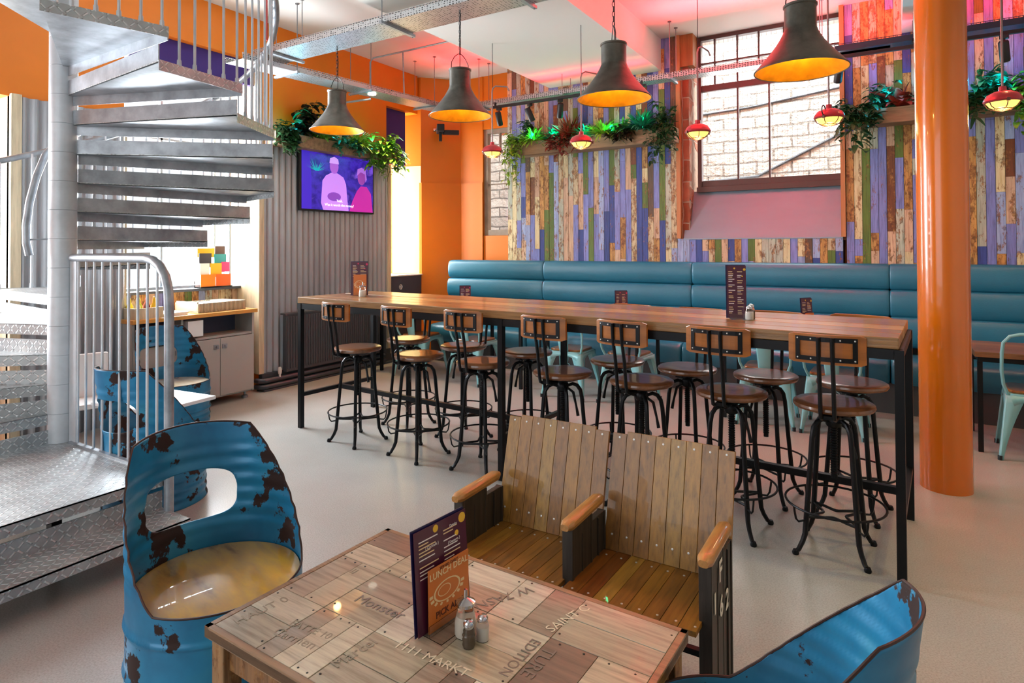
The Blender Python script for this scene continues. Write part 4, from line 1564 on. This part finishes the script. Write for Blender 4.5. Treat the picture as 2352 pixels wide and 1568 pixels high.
for x, y, z, zc, lb in ((-4.08, 3.758, 2.457, 3.19, 'smallest looking aged zinc pendant lamp, farthest left beside the television'),
                    (-2.705, 3.678, 2.41, 3.19, 'aged zinc pendant lamp second from the left, in front of the orange wall'),
                    (-1.467, 3.605, 2.361, 3.78, 'dark zinc pendant lamp hanging before the plank wall left of the big window'),
                    (-.40, 3.543, 2.361, 3.78, 'largest looking dark zinc pendant lamp, in front of the big window')):
    if P0 is None:
        P0 = make_pendant()
        p = P0
        p.location = (x, y, z)
        p['label'], p['group'] = lb, 'zinc pendant lamps over the tall table'
        first_pend = p
    else:
        p = copy_tree(PB, (x, y, z), rad(40*x), lb)
    if p is P0:
        PB = copy_tree(P0, (0, 0, 0), 0)
        P0.location = (x, y, z)
    pendants = globals().setdefault('pendants', [])
    pendants.append((p, z, zc))
def rm_tree(o):
    for c in list(bpy.data.objects):
        if c.parent == o:
            rm_tree(c)
    bpy.data.objects.remove(o)
rm_tree(PB)
for p, z, zc in pendants:
    chain(p, .455, zc-z)
    point('pendant_light', (p.location.x, p.location.y, z+.04), 4, (1, .62, .22), .03)

# ================================================================== BULKHEAD LAMPS ON CONDUIT DROPS
def make_bulkhead():
    t = thing('bulkhead_lamp', label='x', cat='lamp')
    MB().lathe([(.098, 0), (.104, .008), (.100, .022), (.084, .048), (.05, .066), (.022, .074), (.02, .10), (0, .102)], n=36, caps=False).build('reflector', REDMET, t, smooth=True)
    MB().lathe([(0, -.048), (.04, -.043), (.07, -.025), (.086, .0), (.09, .006)], n=28, caps=False).build('glass_bowl', GLASSY, t, smooth=True)
    g = MB()
    g.tube([(.094*math.cos(a), .094*math.sin(a), 0) for a in [2*PI*i/30 for i in range(30)]], .0045, 6, closed=True)
    g.tube([(.05*math.cos(a), .05*math.sin(a), -.044) for a in [2*PI*i/24 for i in range(24)]], .003, 5, closed=True)
    for k in range(3):
        a = PI*k/3
        g.tube([(math.cos(a)*r, math.sin(a)*r, z) for r, z in ((.096, 0), (.082, -.026), (.05, -.046), (0, -.055), (-.05, -.046), (-.082, -.026), (-.096, 0))], .0032, 5)
    for s in (-1, 1):
        g.box(s*.1-.008, s*.1+.008, -.008, .008, -.01, .012)
    g.build('wire_guard', mat('tarnished_guard', '#6a4a40', .4, .6), t, smooth=True)
    return t
B0 = make_bulkhead()
CND = mat('dusty_pink_conduit', '#8d7a78', .4, .5)
BK = [(-3.293, 5.0, 2.361, 3.0, 'red caged bulkhead lamp farthest left, by the small window'), (-2.348, 5.0, 2.367, 3.0, 'red caged bulkhead lamp in front of the hanging plants'),
      (-1.321, 5.0, 2.354, 3.05, 'red caged bulkhead lamp at the left side of the big window'), (-.383, 5.0, 2.363, 3.1, 'red caged bulkhead lamp with cable loop, right side of the big window'),
      (.607, 5.0, 2.355, 3.15, 'red caged bulkhead lamp farthest right, beyond the column')]
bulk = []
for i, (x, y, z, zt_, lb) in enumerate(BK):
    if i:
        o = copy_tree(B0, (x, y, z), rad(25*i), lb)
    else:
        o = B0
        o.location = (x, y, z)
        o['label'], o['group'] = lb, 'red caged lamps hung on conduit in front of the bench'
    bulk.append((o, x, y, z, zt_))
for o, x, y, z, zt_ in bulk:
    i = bulk.index((o, x, y, z, zt_))
    d = zt_-z
    MB().tube([(0, 0, .10), (0, 0, d-.05), (.01, .0, d-.015), (.04, 0, d), (.14, .05, d-.01), (.16, .05, d-.05)] if i != 3 else [(0, 0, .10), (0, 0, CZ-z)], .007, 8).build('conduit_drop', CND, o, smooth=True)
    if i != 3:
        MB().tube([(.004, 0, d-.04), (.004, 0, CZ-z)], .003, 5).build('hanger_wire', BLACK, o)
    else:
        MB().tube([(-.1+.035*math.cos(a), .0, .045+.035*math.sin(a)) for a in [2*PI*k/16 for k in range(16)]], .004, 5, closed=True).build('cable_loop', BLACKP, o, smooth=True)
    point('bulkhead_light', (x, y, z-.09), 3.5, (1, .68, .3), .04)

# ================================================================== CABLE TRAYS
def tray_mat():
    m = mat('perforated_tray', '#b4b6b8', .38, .65)
    tc = N(m, 'ShaderNodeTexCoord')
    mp = N(m, 'ShaderNodeMapping')
    mp.inputs['Scale'].default_value = (38, 60, 60)
    L(m, tc.outputs['Object'], mp.inputs[0])
    v = N(m, 'ShaderNodeTexVoronoi')
    v.inputs['Randomness'].default_value = .25
    v.inputs['Scale'].default_value = 1
    L(m, mp.outputs[0], v.inputs['Vector'])
    k = ramp(m, v.outputs['Distance'], [(.26, lin('#3a3c3e')), (.34, lin('#b6b8ba'))])
    L(m, k.outputs[0], bsdf(m).inputs['Base Color'])
    return m
TRAY = tray_mat()
RODM = mat('threaded_rod', '#7d7f82', .4, .6)
def tray(name, a, b, wd, h, label, rods, hangers=True, m=None):
    """a,b: centre-line ends (world)"""
    a, b = Vector(a), Vector(b)
    t = thing(name, a, label=label, cat='cable tray')
    d = b-a
    Ln = d.length
    d.normalize()
    s = Vector((-d.y, d.x, 0))
    mb = MB()
    mb.bar((0, 0, 0), d*Ln, wd, .003)
    for k in (-1, 1):
        mb.bar(s*k*wd/2+Vector((0, 0, h/2)), s*k*wd/2+d*Ln+Vector((0, 0, h/2)), .003, h)
        # slotted upper lip: small tongues
        n = int(Ln/.03)
        for i in range(n):
            p = s*k*(wd/2)+d*(Ln*i/n)
            mb.bar(p+Vector((0, 0, h)), p+Vector((0, 0, h+.009)), .004, .014, up=tuple(s))
        mb.bar(s*k*wd/2+Vector((0, 0, h+.011)), s*k*wd/2+d*Ln+Vector((0, 0, h+.011)), .005, .004)
    mb.build('tray', m or TRAY, t)
    for u in rods:
        c = d*u
        MB().bar(c-s*(wd/2+.05)+Vector((0, 0, -.012)), c+s*(wd/2+.05)+Vector((0, 0, -.012)), .028, .022).build('cross_channel', BLACK if m else GALV, t)
        for k in (-1, 1):
            p = c+s*k*(wd/2+.03)
            r = MB().tube([p+Vector((0, 0, -.03)), (p.x, p.y, CZ-a.z)], .0045, 6)
            r.lathe([(.02, 0), (.02, .006)], (p.x, p.y, CZ-a.z-.008), 10)
            r.build('drop_rod', RODM, t)
    return t
tray('cable_tray', (-4.95, 3.72, 3.2), (-.2, 3.72, 3.2), .30, .045, 'wide perforated cable tray crossing overhead above the tall table', [.25, 1.6, 2.75, 3.9])
tray('cable_tray', (-5.0, 3.4, 3.12), (-4.9, 6.45, 3.2), .26, .045, 'perforated cable tray running along the left wall above the television', [.55, 1.5, 2.55])
tray('cable_tray', (-4.95, 6.42, 3.2), (-1.45, 6.42, 3.2), .16, .045, 'perforated cable tray running along the plank wall left of the big window', [.6, 1.75, 3.0])
tray('cable_tray', (-1.45, 6.42, 3.2), (.0, 6.42, 3.2), .16, .045, 'cable tray crossing in front of the big window', [.9])
tray('cable_tray', (-.43, 6.36, 3.2), (1.9, 6.36, 3.2), .15, .05, 'dark cable tray over the planks to the right of the big window', [.6, 1.8], m=mat('dark_tray_steel', '#2e3a4a', .4, .5))
# black lighting tracks below the back trays, with spotlights
for i, (x0, x1, lb) in enumerate(((-4.15, -2.2, 'black lighting track below the tray left of the big window'), (-.5, 1.9, 'black lighting track below the tray right of the big window'))):
    tag(MB().box(x0, x1, 6.28, 6.31, 3.13, 3.16).bar((x0+.05, 6.295, 3.16), (x0+.05, 6.295, 3.2), .02).bar((x1-.05, 6.295, 3.16), (x1-.05, 6.295, 3.2), .02).build('lighting_track', BLACKP), lb, 'track')
def make_spot():
    t = thing('track_spotlight', label='x', cat='spotlight')
    MB().box(-.03, .03, -.02, .02, -.03, 0).cyl((0, 0), .008, -.07, -.03, 8).build('track_adapter', BLACKP, t, bevel=.003)
    MB().lathe([(0, -.085), (.032, -.082), (.036, -.07), (.036, .075), (.03, .085), (0, .085)], (0, 0, 0), 20, T((0, 0, -.13), rad(28))).build('lamp_body', BLACKP, t, smooth=True)
    MB().lathe([(0, 0), (.029, 0), (.029, .001)], (0, 0, 0), 18, T((0, 0, -.13), rad(28)) @ T((0, 0, -.0855))).build('lens', mat('spot_lens', '#bfc3c8', .2, .2), t)
    return t
SP0 = make_spot()
spl = [(-4.05, 6.3, 10, 'leftmost black track spotlight, near the small window'), (-3.62, 6.3, -30, 'black track spotlight second from left, above the plants'), (-3.22, 6.3, 35, 'third black track spotlight, above the red plant'),
       (-.40, 6.3, 20, 'black track spotlight at the right edge of the big window'), (.78, 6.3, -15, 'black track spotlight to the right of the orange column')]
for i, (x, y, a, lb) in enumerate(spl):
    if i:
        copy_tree(SP0, (x, y, 3.13), rad(a), lb)
    else:
        SP0.location = (x, y, 3.13)
        SP0.rotation_euler.z = rad(a)
        SP0['label'], SP0['group'] = lb, 'black track spotlights along the plank wall'
# black bracketed device on the orange corner
t = thing('wall_projector', (-5.2, 6.62, 3.0), rad(-50), label='black bracketed projector on the orange corner wall', cat='projector')
MB().box(-.14, .14, -.05, .05, .0, .09).build('body', BLACKP, t, bevel=.008)
MB().box(-.03, .03, .03, .25, -.03, .03).box(-.02, .02, -.02, .02, -.12, 0).build('bracket', BLACKP, t, bevel=.003)
MB().lathe([(.022, 0), (.026, .04), (0, .04)], (0, 0, 0), 14, T((-.08, -.05, .045), rad(90))).build('lens', CHROME, t)
# small recessed downlight glow in the left tray, ceiling batten, red sprinkler drop, conduits
tag(MB().lathe([(0, -.002), (.035, -.002), (.045, -.006), (.045, .01)], (-4.93, 5.05, 3.155), 20).build('downlight', mat('cool_white_glow', '#fff6e0', .4, emit=8)), 'small lit downlight set in the left cable tray', 'downlight')
tag(MB().bar((-1.9, 5.55, CZ-.02), (.0, 5.35, CZ-.02), .035, .035).build('ceiling_conduit', mat('ceiling_conduit_paint', '#b9a9a6', .6)), 'pale conduit fixed to the red-lit ceiling', 'conduit')
REDP = mat('red_pipe_paint', '#a01818', .4)
tag(MB().tube([(-4.62, 3.45, 3.25), (-4.62, 3.45, CZ)], .012, 8).build('sprinkler_drop', REDP), 'thin red sprinkler pipe dropping from the ceiling at the left', 'pipe')
tag(MB().tube([(-5.2, 5.3, 3.2), (-5.2, 5.3, 3.62), (-5.17, 5.32, 3.67), (-5.1, 5.35, 3.68), (-3.6, 5.35, 3.68)], .010, 8).tube([(-4.75, 5.36, 3.68), (-4.75, 5.38, 3.2)], .008, 6).build('ceiling_conduit', GALV, smooth=True), 'bent grey conduit rising to the ceiling over the left cable tray', 'conduit')
tag(MB().tube([(-5.2, 4.75, 2.75), (-5.2, 4.75, 2.98), (-5.17, 4.78, 3.03), (-5.0, 5.1, 3.12)], .011, 8).build('conduit_drop', GALV, smooth=True), 'bent grey conduit dropping behind the left pendant lamp toward the plants', 'conduit')

# ================================================================== LED GLOW
area('red_led_strip', (-4.3, 6.2, 3.30), (rad(200), 0, 0), 1.0, .08, 14, (1, .03, .04), 140)
area('red_led_strip', (-2.9, 6.35, 3.28), (rad(180), 0, 0), 1.4, .06, 7, (1, .05, .07))
area('red_led_strip', (-1.2, 6.0, 3.30), (rad(200), 0, 0), 1.6, .08, 60, (1, .03, .04), 125)
area('red_led_strip', (-1.3, 4.6, 3.30), (rad(190), 0, 0), 1.4, .08, 50, (1, .03, .04), 125)
area('red_led_strip', (.95, 6.3, 3.3), (rad(172), 0, 0), 1.0, .08, 30, (1, .03, .05), 150)
area('red_led_strip', (-.2, 6.4, 3.3), (rad(172), 0, 0), .4, .08, 14, (1, .03, .05), 150)
for x, y, z, c, e in ((-3.75, 6.56, 2.80, (0, 1, .4), 3), (-3.45, 6.56, 2.80, (0, 1, .45), 3), (-3.05, 6.55, 2.80, (0, 1, .45), 3), (-2.7, 6.55, 2.80, (0, 1, .45), 3), (-2.35, 6.56, 2.84, (0, 1, .5), 3), (.0, 6.5, 2.84, (.0, .55, 1), 5), (.5, 6.5, 2.84, (0, .8, .9), 3), (.8, 6.5, 2.84, (0, .6, 1), 4),
                      (-5.26, 4.3, 2.76, (0, .7, 1), 2.5), (-5.26, 4.8, 2.76, (0, .7, 1), 2.5), (-5.26, 5.4, 2.74, (0, .8, 1), 2)):
    point('plant_led', (x, y, z), e, c, .03)

# ================================================================== PLANTERS AND PLANTS
WBOX = mat('weathered_planter_boards', '#8c7458', .8, var=.35, scale=5, stretch=(.7, 6, 6), bump=.4)
def planter(x0, x1, y0, y1, z0, z1, label):
    t = thing('planter_box', ((x0+x1)/2, (y0+y1)/2, z0), label=label, cat='planter')
    hx, hy, h = (x1-x0)/2, (y1-y0)/2, z1-z0
    MB().box(-hx, hx, -hy, -hy+.02, 0, h).box(-hx, hx, hy-.02, hy, 0, h).box(-hx, -hx+.02, -hy+.02, hy-.02, 0, h).box(hx-.02, hx, -hy+.02, hy-.02, 0, h).box(-hx+.02, hx-.02, -hy+.02, hy-.02, 0, .02).build('box', WBOX, t, bevel=.003)
    tag(MB().box(-hx+.02, hx-.02, -hy+.02, hy-.02, .02, h-.03).build('soil', mat('potting_soil', '#2c2219', .95), t), None)
    return t
G1 = mat('fresh_green_leaf', '#5f9a2c', .45, var=.4, scale=14)
G2 = mat('deep_green_leaf', '#24502a', .42, var=.45, scale=14)
G3 = mat('lime_leaf', '#9ac23a', .45, var=.35, scale=14)
G4 = mat('blue_green_leaf', '#1f7a5c', .4, var=.45, scale=14)
RL_ = mat('red_croton_leaf', '#8a2a1c', .45, var=.5, scale=14)
DK = mat('dark_bronze_leaf', '#2e2416', .4, var=.5, scale=14)
def leaf(mb, p, d, up, ln, wd, curl=.3, n=4, heart=False):
    """one bent leaf blade from p along d"""
    d = Vector(d).normalized()
    side = d.cross(Vector(up))
    if side.length < .05:
        side = d.cross(Vector((1, 0, 0)))
    side.normalize()
    nn = side.cross(d).normalized()
    P = []
    for i in range(n+1):
        k = i/n
        w_ = wd*(math.sin(PI*min(1, k*.92+.04))**(.55 if heart else .8))*(1-.45*k if heart else 1)
        c = Vector(p)+d*ln*k-nn*0+Vector((0, 0, -1))*curl*ln*k*k
        P.append([c-side*w_+nn*w_*.3, c, c+side*w_+nn*w_*.3])
    mb.grid(P)
def spiky(loc, r, n, m, label, seed, up=.8, wd=.013, droop=.5, name='spiky_plant'):
    rg = random.Random(seed)
    mb = MB()
    n = int(n*2.4)
    r *= 1.22
    for i in range(n):
        a = rg.uniform(0, 2*PI)
        e = rg.uniform(.15, 1.35)
        d = (math.cos(a)*math.cos(e), math.sin(a)*math.cos(e), math.sin(e)*up+.15)
        leaf(mb, (rg.uniform(-.02, .02), rg.uniform(-.02, .02), 0), d, (0, 0, 1), r*rg.uniform(.7, 1.15), wd*rg.uniform(.7, 1.3), droop*rg.uniform(.5, 1.4), 6)
    if loc[0] < -5:
        mb.v = [(max(-5.47-loc[0], x), y, z) for x, y, z in mb.v]
    else:
        mb.v = [(x, min(6.785-loc[1], y), z) for x, y, z in mb.v]
    o = mb.build(name, m, smooth=True)
    o.location = loc
    return tag(o, label, 'plant')
def bushy(loc, sx, sy, sz, n, m, label, seed, size=.045, trail=0, name='leafy_plant', zoff=0, stemm=None, dens=1):
    rg = random.Random(seed)
    t = thing(name, loc, label=label, cat='plant')
    mb, sm = MB(), MB()
    n = int(n*2.2)
    size *= 1.15
    ns = max(4, n//9)
    for i in range(ns):
        x, y = rg.uniform(-sx, sx), rg.uniform(-sy, sy)
        if trail and rg.random() < .75:
            L_ = rg.uniform(.3, 1)*trail
            pts = [Vector((x, y, .02))]
            out = Vector((rg.uniform(-.4, .4), -rg.uniform(.5, 1), 0)).normalized()
            for k in range(1, 9):
                q = k/8
                pts.append(Vector((x, y, .03))+out*(.1*min(1, q*2.2))+Vector((rg.uniform(-.012, .012), rg.uniform(-.01, .01), .05*math.sin(PI*min(1, q*2))-L_*q*q)))
        else:
            h = sz*rg.uniform(.4, 1)
            tip = Vector((x+rg.uniform(-.1, .1), y+rg.uniform(-.1, .04), h))
            pts = [Vector((x*.6, y*.6, 0)), Vector((x*.9, y*.9, h*.5)), tip]
        sm.tube(pts, .002, 4)
        for k in range(9):
            q = rg.uniform(.25, 1)*(len(pts)-1)
            i0 = min(int(q), len(pts)-2)
            p = pts[i0].lerp(pts[i0+1], q-i0)
            a = rg.uniform(0, 2*PI)
            d = Vector((math.cos(a), math.sin(a)-.35, rg.uniform(-.5, .5)))
            leaf(mb, p, d, (0, 0, 1), size*rg.uniform(.8, 1.7), size*.42*rg.uniform(.8, 1.25), rg.uniform(.1, .6), 4, heart=True)
    lim = loc[0]+5.47 if loc[0] < -5 else 6.785-loc[1]
    for q_ in (mb, sm):
        q_.v = [(x, min(lim, y), z) for x, y, z in q_.v]
    mb.build('foliage', m, t, smooth=True)
    sm.build('stem', mat('plant_stem', '#4a5a24', .6), t)
    return t
planter(-4.06, -1.995, 6.58, 6.80, 2.58, 2.74, 'long weathered planter box across the plank wall left of the big window')
zz = 2.72
bushy((-4.02, 6.64, zz), .13, .06, .22, 150, G3, 'bright lime ivy trailing from the left end of the plank wall planter', 1, .042, .62, 'trailing_ivy')
bushy((-3.86, 6.70, zz), .08, .06, .34, 50, G2, 'dark leafy plant behind the first spiky plant on the left', 2, .07)
spiky((-3.78, 6.66, zz), .26, 80, G3, 'yellow-green spiky plant, leftmost in the plank wall planter', 3)
spiky((-3.50, 6.68, zz), .24, 60, G4, 'blue-green spiky plant lit by the green glow left of the red bromeliad', 4)
spiky((-3.28, 6.68, zz), .28, 34, RL_, 'red-leaved bromeliad standing up in the planter', 5, up=1.3, wd=.020, droop=.2, name='bromeliad')
bushy((-3.30, 6.62, zz), .16, .05, .06, 70, RL_, 'rust red trailing plant hanging over the planter front', 6, .055, .22, 'trailing_red_plant')
spiky((-3.06, 6.68, zz), .24, 70, G4, 'blue-green spiky plant right of the red bromeliad', 7)
spiky((-2.86, 6.66, zz), .26, 80, G3, 'yellow-green spiky plant in the middle of the plank wall planter', 8)
spiky((-2.62, 6.68, zz), .22, 60, G1, 'fresh green spiky plant right of the middle of the planter', 9)
bushy((-2.62, 6.62, zz), .15, .05, .06, 60, DK, 'dark bronze foliage hanging over the planter front', 10, .05, .14)
spiky((-2.38, 6.66, zz), .32, 70, G4, 'tall arching blue-green spiky plant toward the right of the planter', 11, up=1.1)
bushy((-2.13, 6.66, zz), .14, .06, .36, 150, G2, 'dense dark ivy at the right end of the plank wall planter', 12, .05, .42, 'trailing_ivy')
planter(-.35, 1.9, 6.58, 6.80, 2.56, 2.70, 'weathered planter box across the planks right of the big window')
bushy((-.28, 6.62, 2.68), .16, .06, .24, 130, G2, 'green ivy at the left end of the right-hand planter', 13, .06, .42, 'trailing_ivy')
bushy((-.05, 6.66, 2.68), .12, .06, .28, 60, G4, 'blue-lit leafy plant in the right-hand planter beside the column', 14, .06)
spiky((.06, 6.66, 2.70), .28, 22, RL_, 'reddish wide-leaved plant next to the orange column', 15, wd=.03, up=1.1, name='bromeliad')
bushy((.55, 6.64, 2.68), .2, .06, .34, 110, G2, 'dark green leafy plant just right of the orange column', 16, .06, .2)
bushy((.75, 6.66, 2.70), .14, .06, .24, 70, G4, 'blue-lit leafy plant behind the farthest right caged lamp', 17, .06)
bushy((1.0, 6.62, 2.68), .14, .06, .22, 90, G1, 'green ivy with large leaves trailing at the right edge of the photo', 18, .07, .38, 'trailing_ivy')
planter(-5.47, -5.27, 4.05, 5.86, 2.50, 2.63, 'weathered planter box above the wall television')
def rotz(t_, a):
    t_.rotation_euler.z = rad(a)
rotz(bushy((-5.36, 4.22, 2.62), .15, .06, .3, 110, G2, 'leafy green plant at the left end of the planter over the television', 19, .06, .25), 90)
rotz(bushy((-5.36, 4.50, 2.62), .12, .05, .42, 50, DK, 'tall dark bronze leafed plant in the planter over the television', 20, .09), 90)
spiky((-5.34, 4.72, 2.62), .26, 60, G1, 'green spiky plant behind the leftmost pendant lamp', 21)
rotz(bushy((-5.36, 5.0, 2.62), .18, .05, .2, 80, G4, 'blue-lit leafy plant in the planter over the television', 22, .05, .15), 90)
spiky((-5.32, 5.2, 2.62), .24, 50, G3, 'yellow-green spiky plant over the right half of the television', 23)
rotz(bushy((-5.34, 5.6, 2.62), .26, .06, .24, 190, G1, 'fresh green ivy spilling over the right end of the television planter', 24, .06, .40, 'trailing_ivy'), 90)

# ================================================================== TELEVISION
TV = thing('television', (-5.40, 5.008, 2.195), 0, label='wall television showing two seated people in purple light', cat='television')
MB().box(-.035, 0, -.555, .555, -.345, .345).build('bezel', BLACKP, TV, bevel=.004)
MB().box(-.08, -.035, -.18, .18, -.15, .15).build('wall_bracket', BLACK, TV)
def scr_mat():
    m = mat('tv_screen', '#101018', .25)
    n1 = noise_tex(m, 3.0, (1, 1, 1.4), 5)
    c = ramp(m, n1, [(.3, lin('#150c50')), (.46, lin('#4a2cc4')), (.58, lin('#2a1490')), (.72, lin('#8a5af0'))])
    L(m, c.outputs[0], bsdf(m).inputs['Emission Color'])
    bsdf(m).inputs['Emission Strength'].default_value = .9
    return m
sc = MB().box(0, .002, -.535, .535, -.325, .328).build('screen', scr_mat(), TV)
def em(name, c, s=.85):
    return mat(name, c, .4, emit=s)
def flat(name, poly, d, m):
    """a shape on the picture, poly in (u right, v up) of the screen"""
    return MB().add([(.002+d, u, v) for u, v in poly], [tuple(range(len(poly)))]).build(name, m, sc)
def blob(cx, cy, rx, ry, n=22):
    return [(cx+rx*math.cos(2*PI*i/n), cy+ry*math.sin(2*PI*i/n)) for i in range(n)]
flat('picture_curtain', [(-.535, -.325), (-.40, -.325), (-.40, .0), (-.43, .328), (-.535, .328)], .0003, em('tv_indigo', '#3a1fb8'))
flat('picture_shirt', [(-.27, -.25), (-.25, .0), (-.2, .06), (-.12, .10), (-.03, .10), (.06, .06), (.10, -.02), (.12, -.2), (.14, -.325), (-.24, -.325)], .0008, em('tv_pink_shirt', '#b880e8'))
flat('picture_head', blob(-.08, .175, .065, .085), .0012, em('tv_face', '#9c58c8'))
flat('picture_cap', [(-.15, .205), (-.14, .26), (-.08, .285), (-.02, .26), (-.01, .205)], .0016, em('tv_cap', '#c79af4'))
flat('picture_hands', blob(-.08, -.17, .1, .05), .0016, em('tv_hand', '#7a3fb0'))
flat('picture_dress', [(.15, -.325), (.20, -.2), (.27, -.08), (.33, -.02), (.43, -.02), (.50, -.10), (.53, -.325)], .0012, em('tv_magenta', '#b0209a'))
flat('picture_head', blob(.345, .085, .065, .09), .0014, em('tv_face2', '#8a3aa0'))
flat('picture_hair', [(.27, .10), (.28, .18), (.345, .205), (.41, .18), (.43, .07), (.41, .03), (.40, .13), (.33, .15)], .0018, em('tv_hair', '#a86ad8'))
fol = MB()
rg = random.Random(5)
for i in range(34):
    a = rg.uniform(.2, 2.9)
    l_ = rg.uniform(.06, .15)
    x, y = -.33+rg.uniform(-.02, .02), .10
    fol.add([(.0034, x-.006, y), (.0034, x+.006, y), (.0034, x+l_*math.cos(a), y+l_*math.sin(a))], [(0, 1, 2)])
fol.build('picture_plant', em('tv_teal', '#20a0a8'), sc)
for s, v in (('Yeah.', -.215), ('Was it worth the money?', -.265)):
    text(s, .042, em('tv_caption', '#ffffff', 1.0), sc, frame_M((.005, 0, v), (0, 1, 0), (0, 0, 1)), 'caption')

# ================================================================== SERVICE CUPBOARD UNDER THE WINDOW
CB = thing('service_cupboard', (-5.58, 3.28, 0), 0, label='grey service cupboard with a wooden top under the left window', cat='cupboard')
CBM = mat('grey_cupboard_laminate', '#a9a8a4', .5)
WTOP = mat('oak_worktop', '#cf9446', .4, var=.2, scale=4, stretch=(6, .8, 6), coat=.3)
MB().box(-.26, .31, -.60, .565, .825, .86).build('worktop', WTOP, CB, bevel=.004)
MB().box(-.25, .26, -.58, .545, .07, .09).box(-.25, -.23, -.58, .545, .07, .825).box(-.25, .27, -.585, -.565, .07, .825).box(-.25, .27, .53, .55, .07, .825).box(-.25, .26, -.58, .545, .62, .64).box(-.25, .26, -.17, -.15, .09, .825).build('carcass', CBM, CB)
MB().box(-.22, .0, -.56, .53, .64, .82).build('shelf_back', mat('navy_recess', '#3d4a66', .6), CB)
for i, (y0, y1) in enumerate(((-.575, -.165), (-.16, .19), (.195, .545))):
    d = MB().box(.26, .278, y0, y1, .085, .615).build('door', CBM, CB, bevel=.002)
    yy = y1-.04 if i < 2 else y0+.04
    MB().box(.278, .284, yy-.025, yy+.025, .52, .56).lathe([(.008, 0), (.008, .012), (0, .012)], (0, 0, 0), 10, T((.284, yy, .54), 0, rad(90))).build('lock', GALV, d)
for y in (-.52, 0, .5):
    MB().lathe([(.03, 0), (.03, .02), (.012, .03), (.012, .07)], (.2, y, 0), 12).build('foot', GALV, CB, smooth=True)
MB().box(.2, .285, -.12, .02, .66, .80).build('card_box', WHITEPL, CB)
# wicker tray, white napkin tray, condiment crate, leaflet rack
def wicker():
    m = mat('whitewashed_wicker', '#cbbfa6', .8)
    tc = N(m, 'ShaderNodeTexCoord')
    wv = N(m, 'ShaderNodeTexWave', wave_type='BANDS', bands_direction='Y')
    wv.inputs['Scale'].default_value = 22
    L(m, tc.outputs['Object'], wv.inputs['Vector'])
    c = ramp(m, wv.outputs['Fac'], [(.2, lin('#94856a')), (.6, lin('#d8ceb8'))])
    L(m, c.outputs[0], bsdf(m).inputs['Base Color'])
    bump(m, wv.outputs['Fac'], .8, .01)
    return m
t = thing('wicker_tray', (-5.52, 3.52, .86), rad(3), label='whitewashed wicker tray of folded white napkins on the service cupboard', cat='tray')
WK = wicker()
MB().box(-.17, .17, -.25, .25, 0, .01).box(-.17, -.155, -.25, .25, .01, .085).box(.155, .17, -.25, .25, .01, .085).box(-.155, .155, -.25, -.235, .01, .10).box(-.155, .155, .235, .25, .01, .085).build('tray', WK, t, bevel=.004)
for i in range(3):
    MB().box(-.13, .13, -.21+.145*i, -.08+.145*i, .012, .07+.008*i).build('napkin_stack', PAPER, t, bevel=.003)
t = thing('paper_stack', (-5.44, 3.06, .86), rad(4), label='low stack of white paper mats beside the wicker tray', cat='paper')
for k in range(3):
    MB().box(-.13+.004*k, .13, -.11, .10+.006*k, .01*k, .01*k+.009).build('sheet', PAPER, t)
t = thing('condiment_crate', (-5.43, 2.83, .86), rad(2), label='small pale wooden crate of coloured bottles at the left end of the service cupboard', cat='crate')
MB().box(-.12, .12, -.12, .12, 0, .01).box(-.12, .12, -.12, -.11, .01, .09).box(-.12, .12, .11, .12, .01, .09).box(-.12, -.11, -.11, .11, .01, .09).box(.11, .12, -.11, .11, .01, .09).build('crate', PALEWOOD, t)
for i, (c, x, y) in enumerate((('#d8c21c', -.05, -.07), ('#a4c43a', -.04, .0), ('#c9342c', -.05, .07), ('#d9c9a0', .05, -.06), ('#7c2a20', .05, .02), ('#e0b020', .05, .08))):
    b = thing('sauce_bottle', (-5.43+x, 2.83+y, .871), label='%s sauce bottle, %s in the small crate on the service cupboard' % (('yellow', 'lime green', 'red', 'cream', 'dark red', 'amber')[i], ('at the back left', 'at the back middle', 'at the back right', 'at the front left', 'at the front middle', 'at the front right')[i]), cat='bottle')
    cm = mat('sauce_'+c.strip('#'), c, .4)
    MB().lathe([(0, 0), (.024, 0), (.026, .01), (.026, .09), (.012, .12), (.012, .13), (0, .13)], n=14).build('body', cm, b, smooth=True)
    MB().lathe([(.013, .13), (.013, .14), (.004, .165), (0, .165)], n=10).build('nozzle', cm, b, smooth=True)
t = thing('leaflet_rack', (-5.82, 3.74, 1.055), rad(0), label='tiered rack of colourful leaflets on the window sill', cat='rack')
MB().box(-.06, .05, -.17, .17, 0, .012).box(-.06, -.05, -.17, .17, 0, .40).build('rack', GLASS, t)
lf = [('#e07a1c', .0, .12, .03, -.16, -.01), ('#d65a14', .0, .12, .03, .0, .16), ('#e8e2d8', .09, .14, .015, -.16, -.06), ('#e8a81c', .09, .14, .015, -.05, .07), ('#1f8a8c', .17, .15, .0, .0, .13), ('#3a3a40', .19, .14, .0, -.16, -.03), ('#d22a6c', .14, .10, .01, .07, .16), ('#e6b41c', .29, .09, -.03, -.16, .02), ('#4a2a20', .30, .10, -.035, .03, .14)]
for i, (c, z0, h, x, y0, y1) in enumerate(lf):
    MB().box(x, x+.006, y0, y1, z0+.012, z0+h+.012).build('leaflet', mat('leaflet_'+c.strip('#'), c, .4), t)
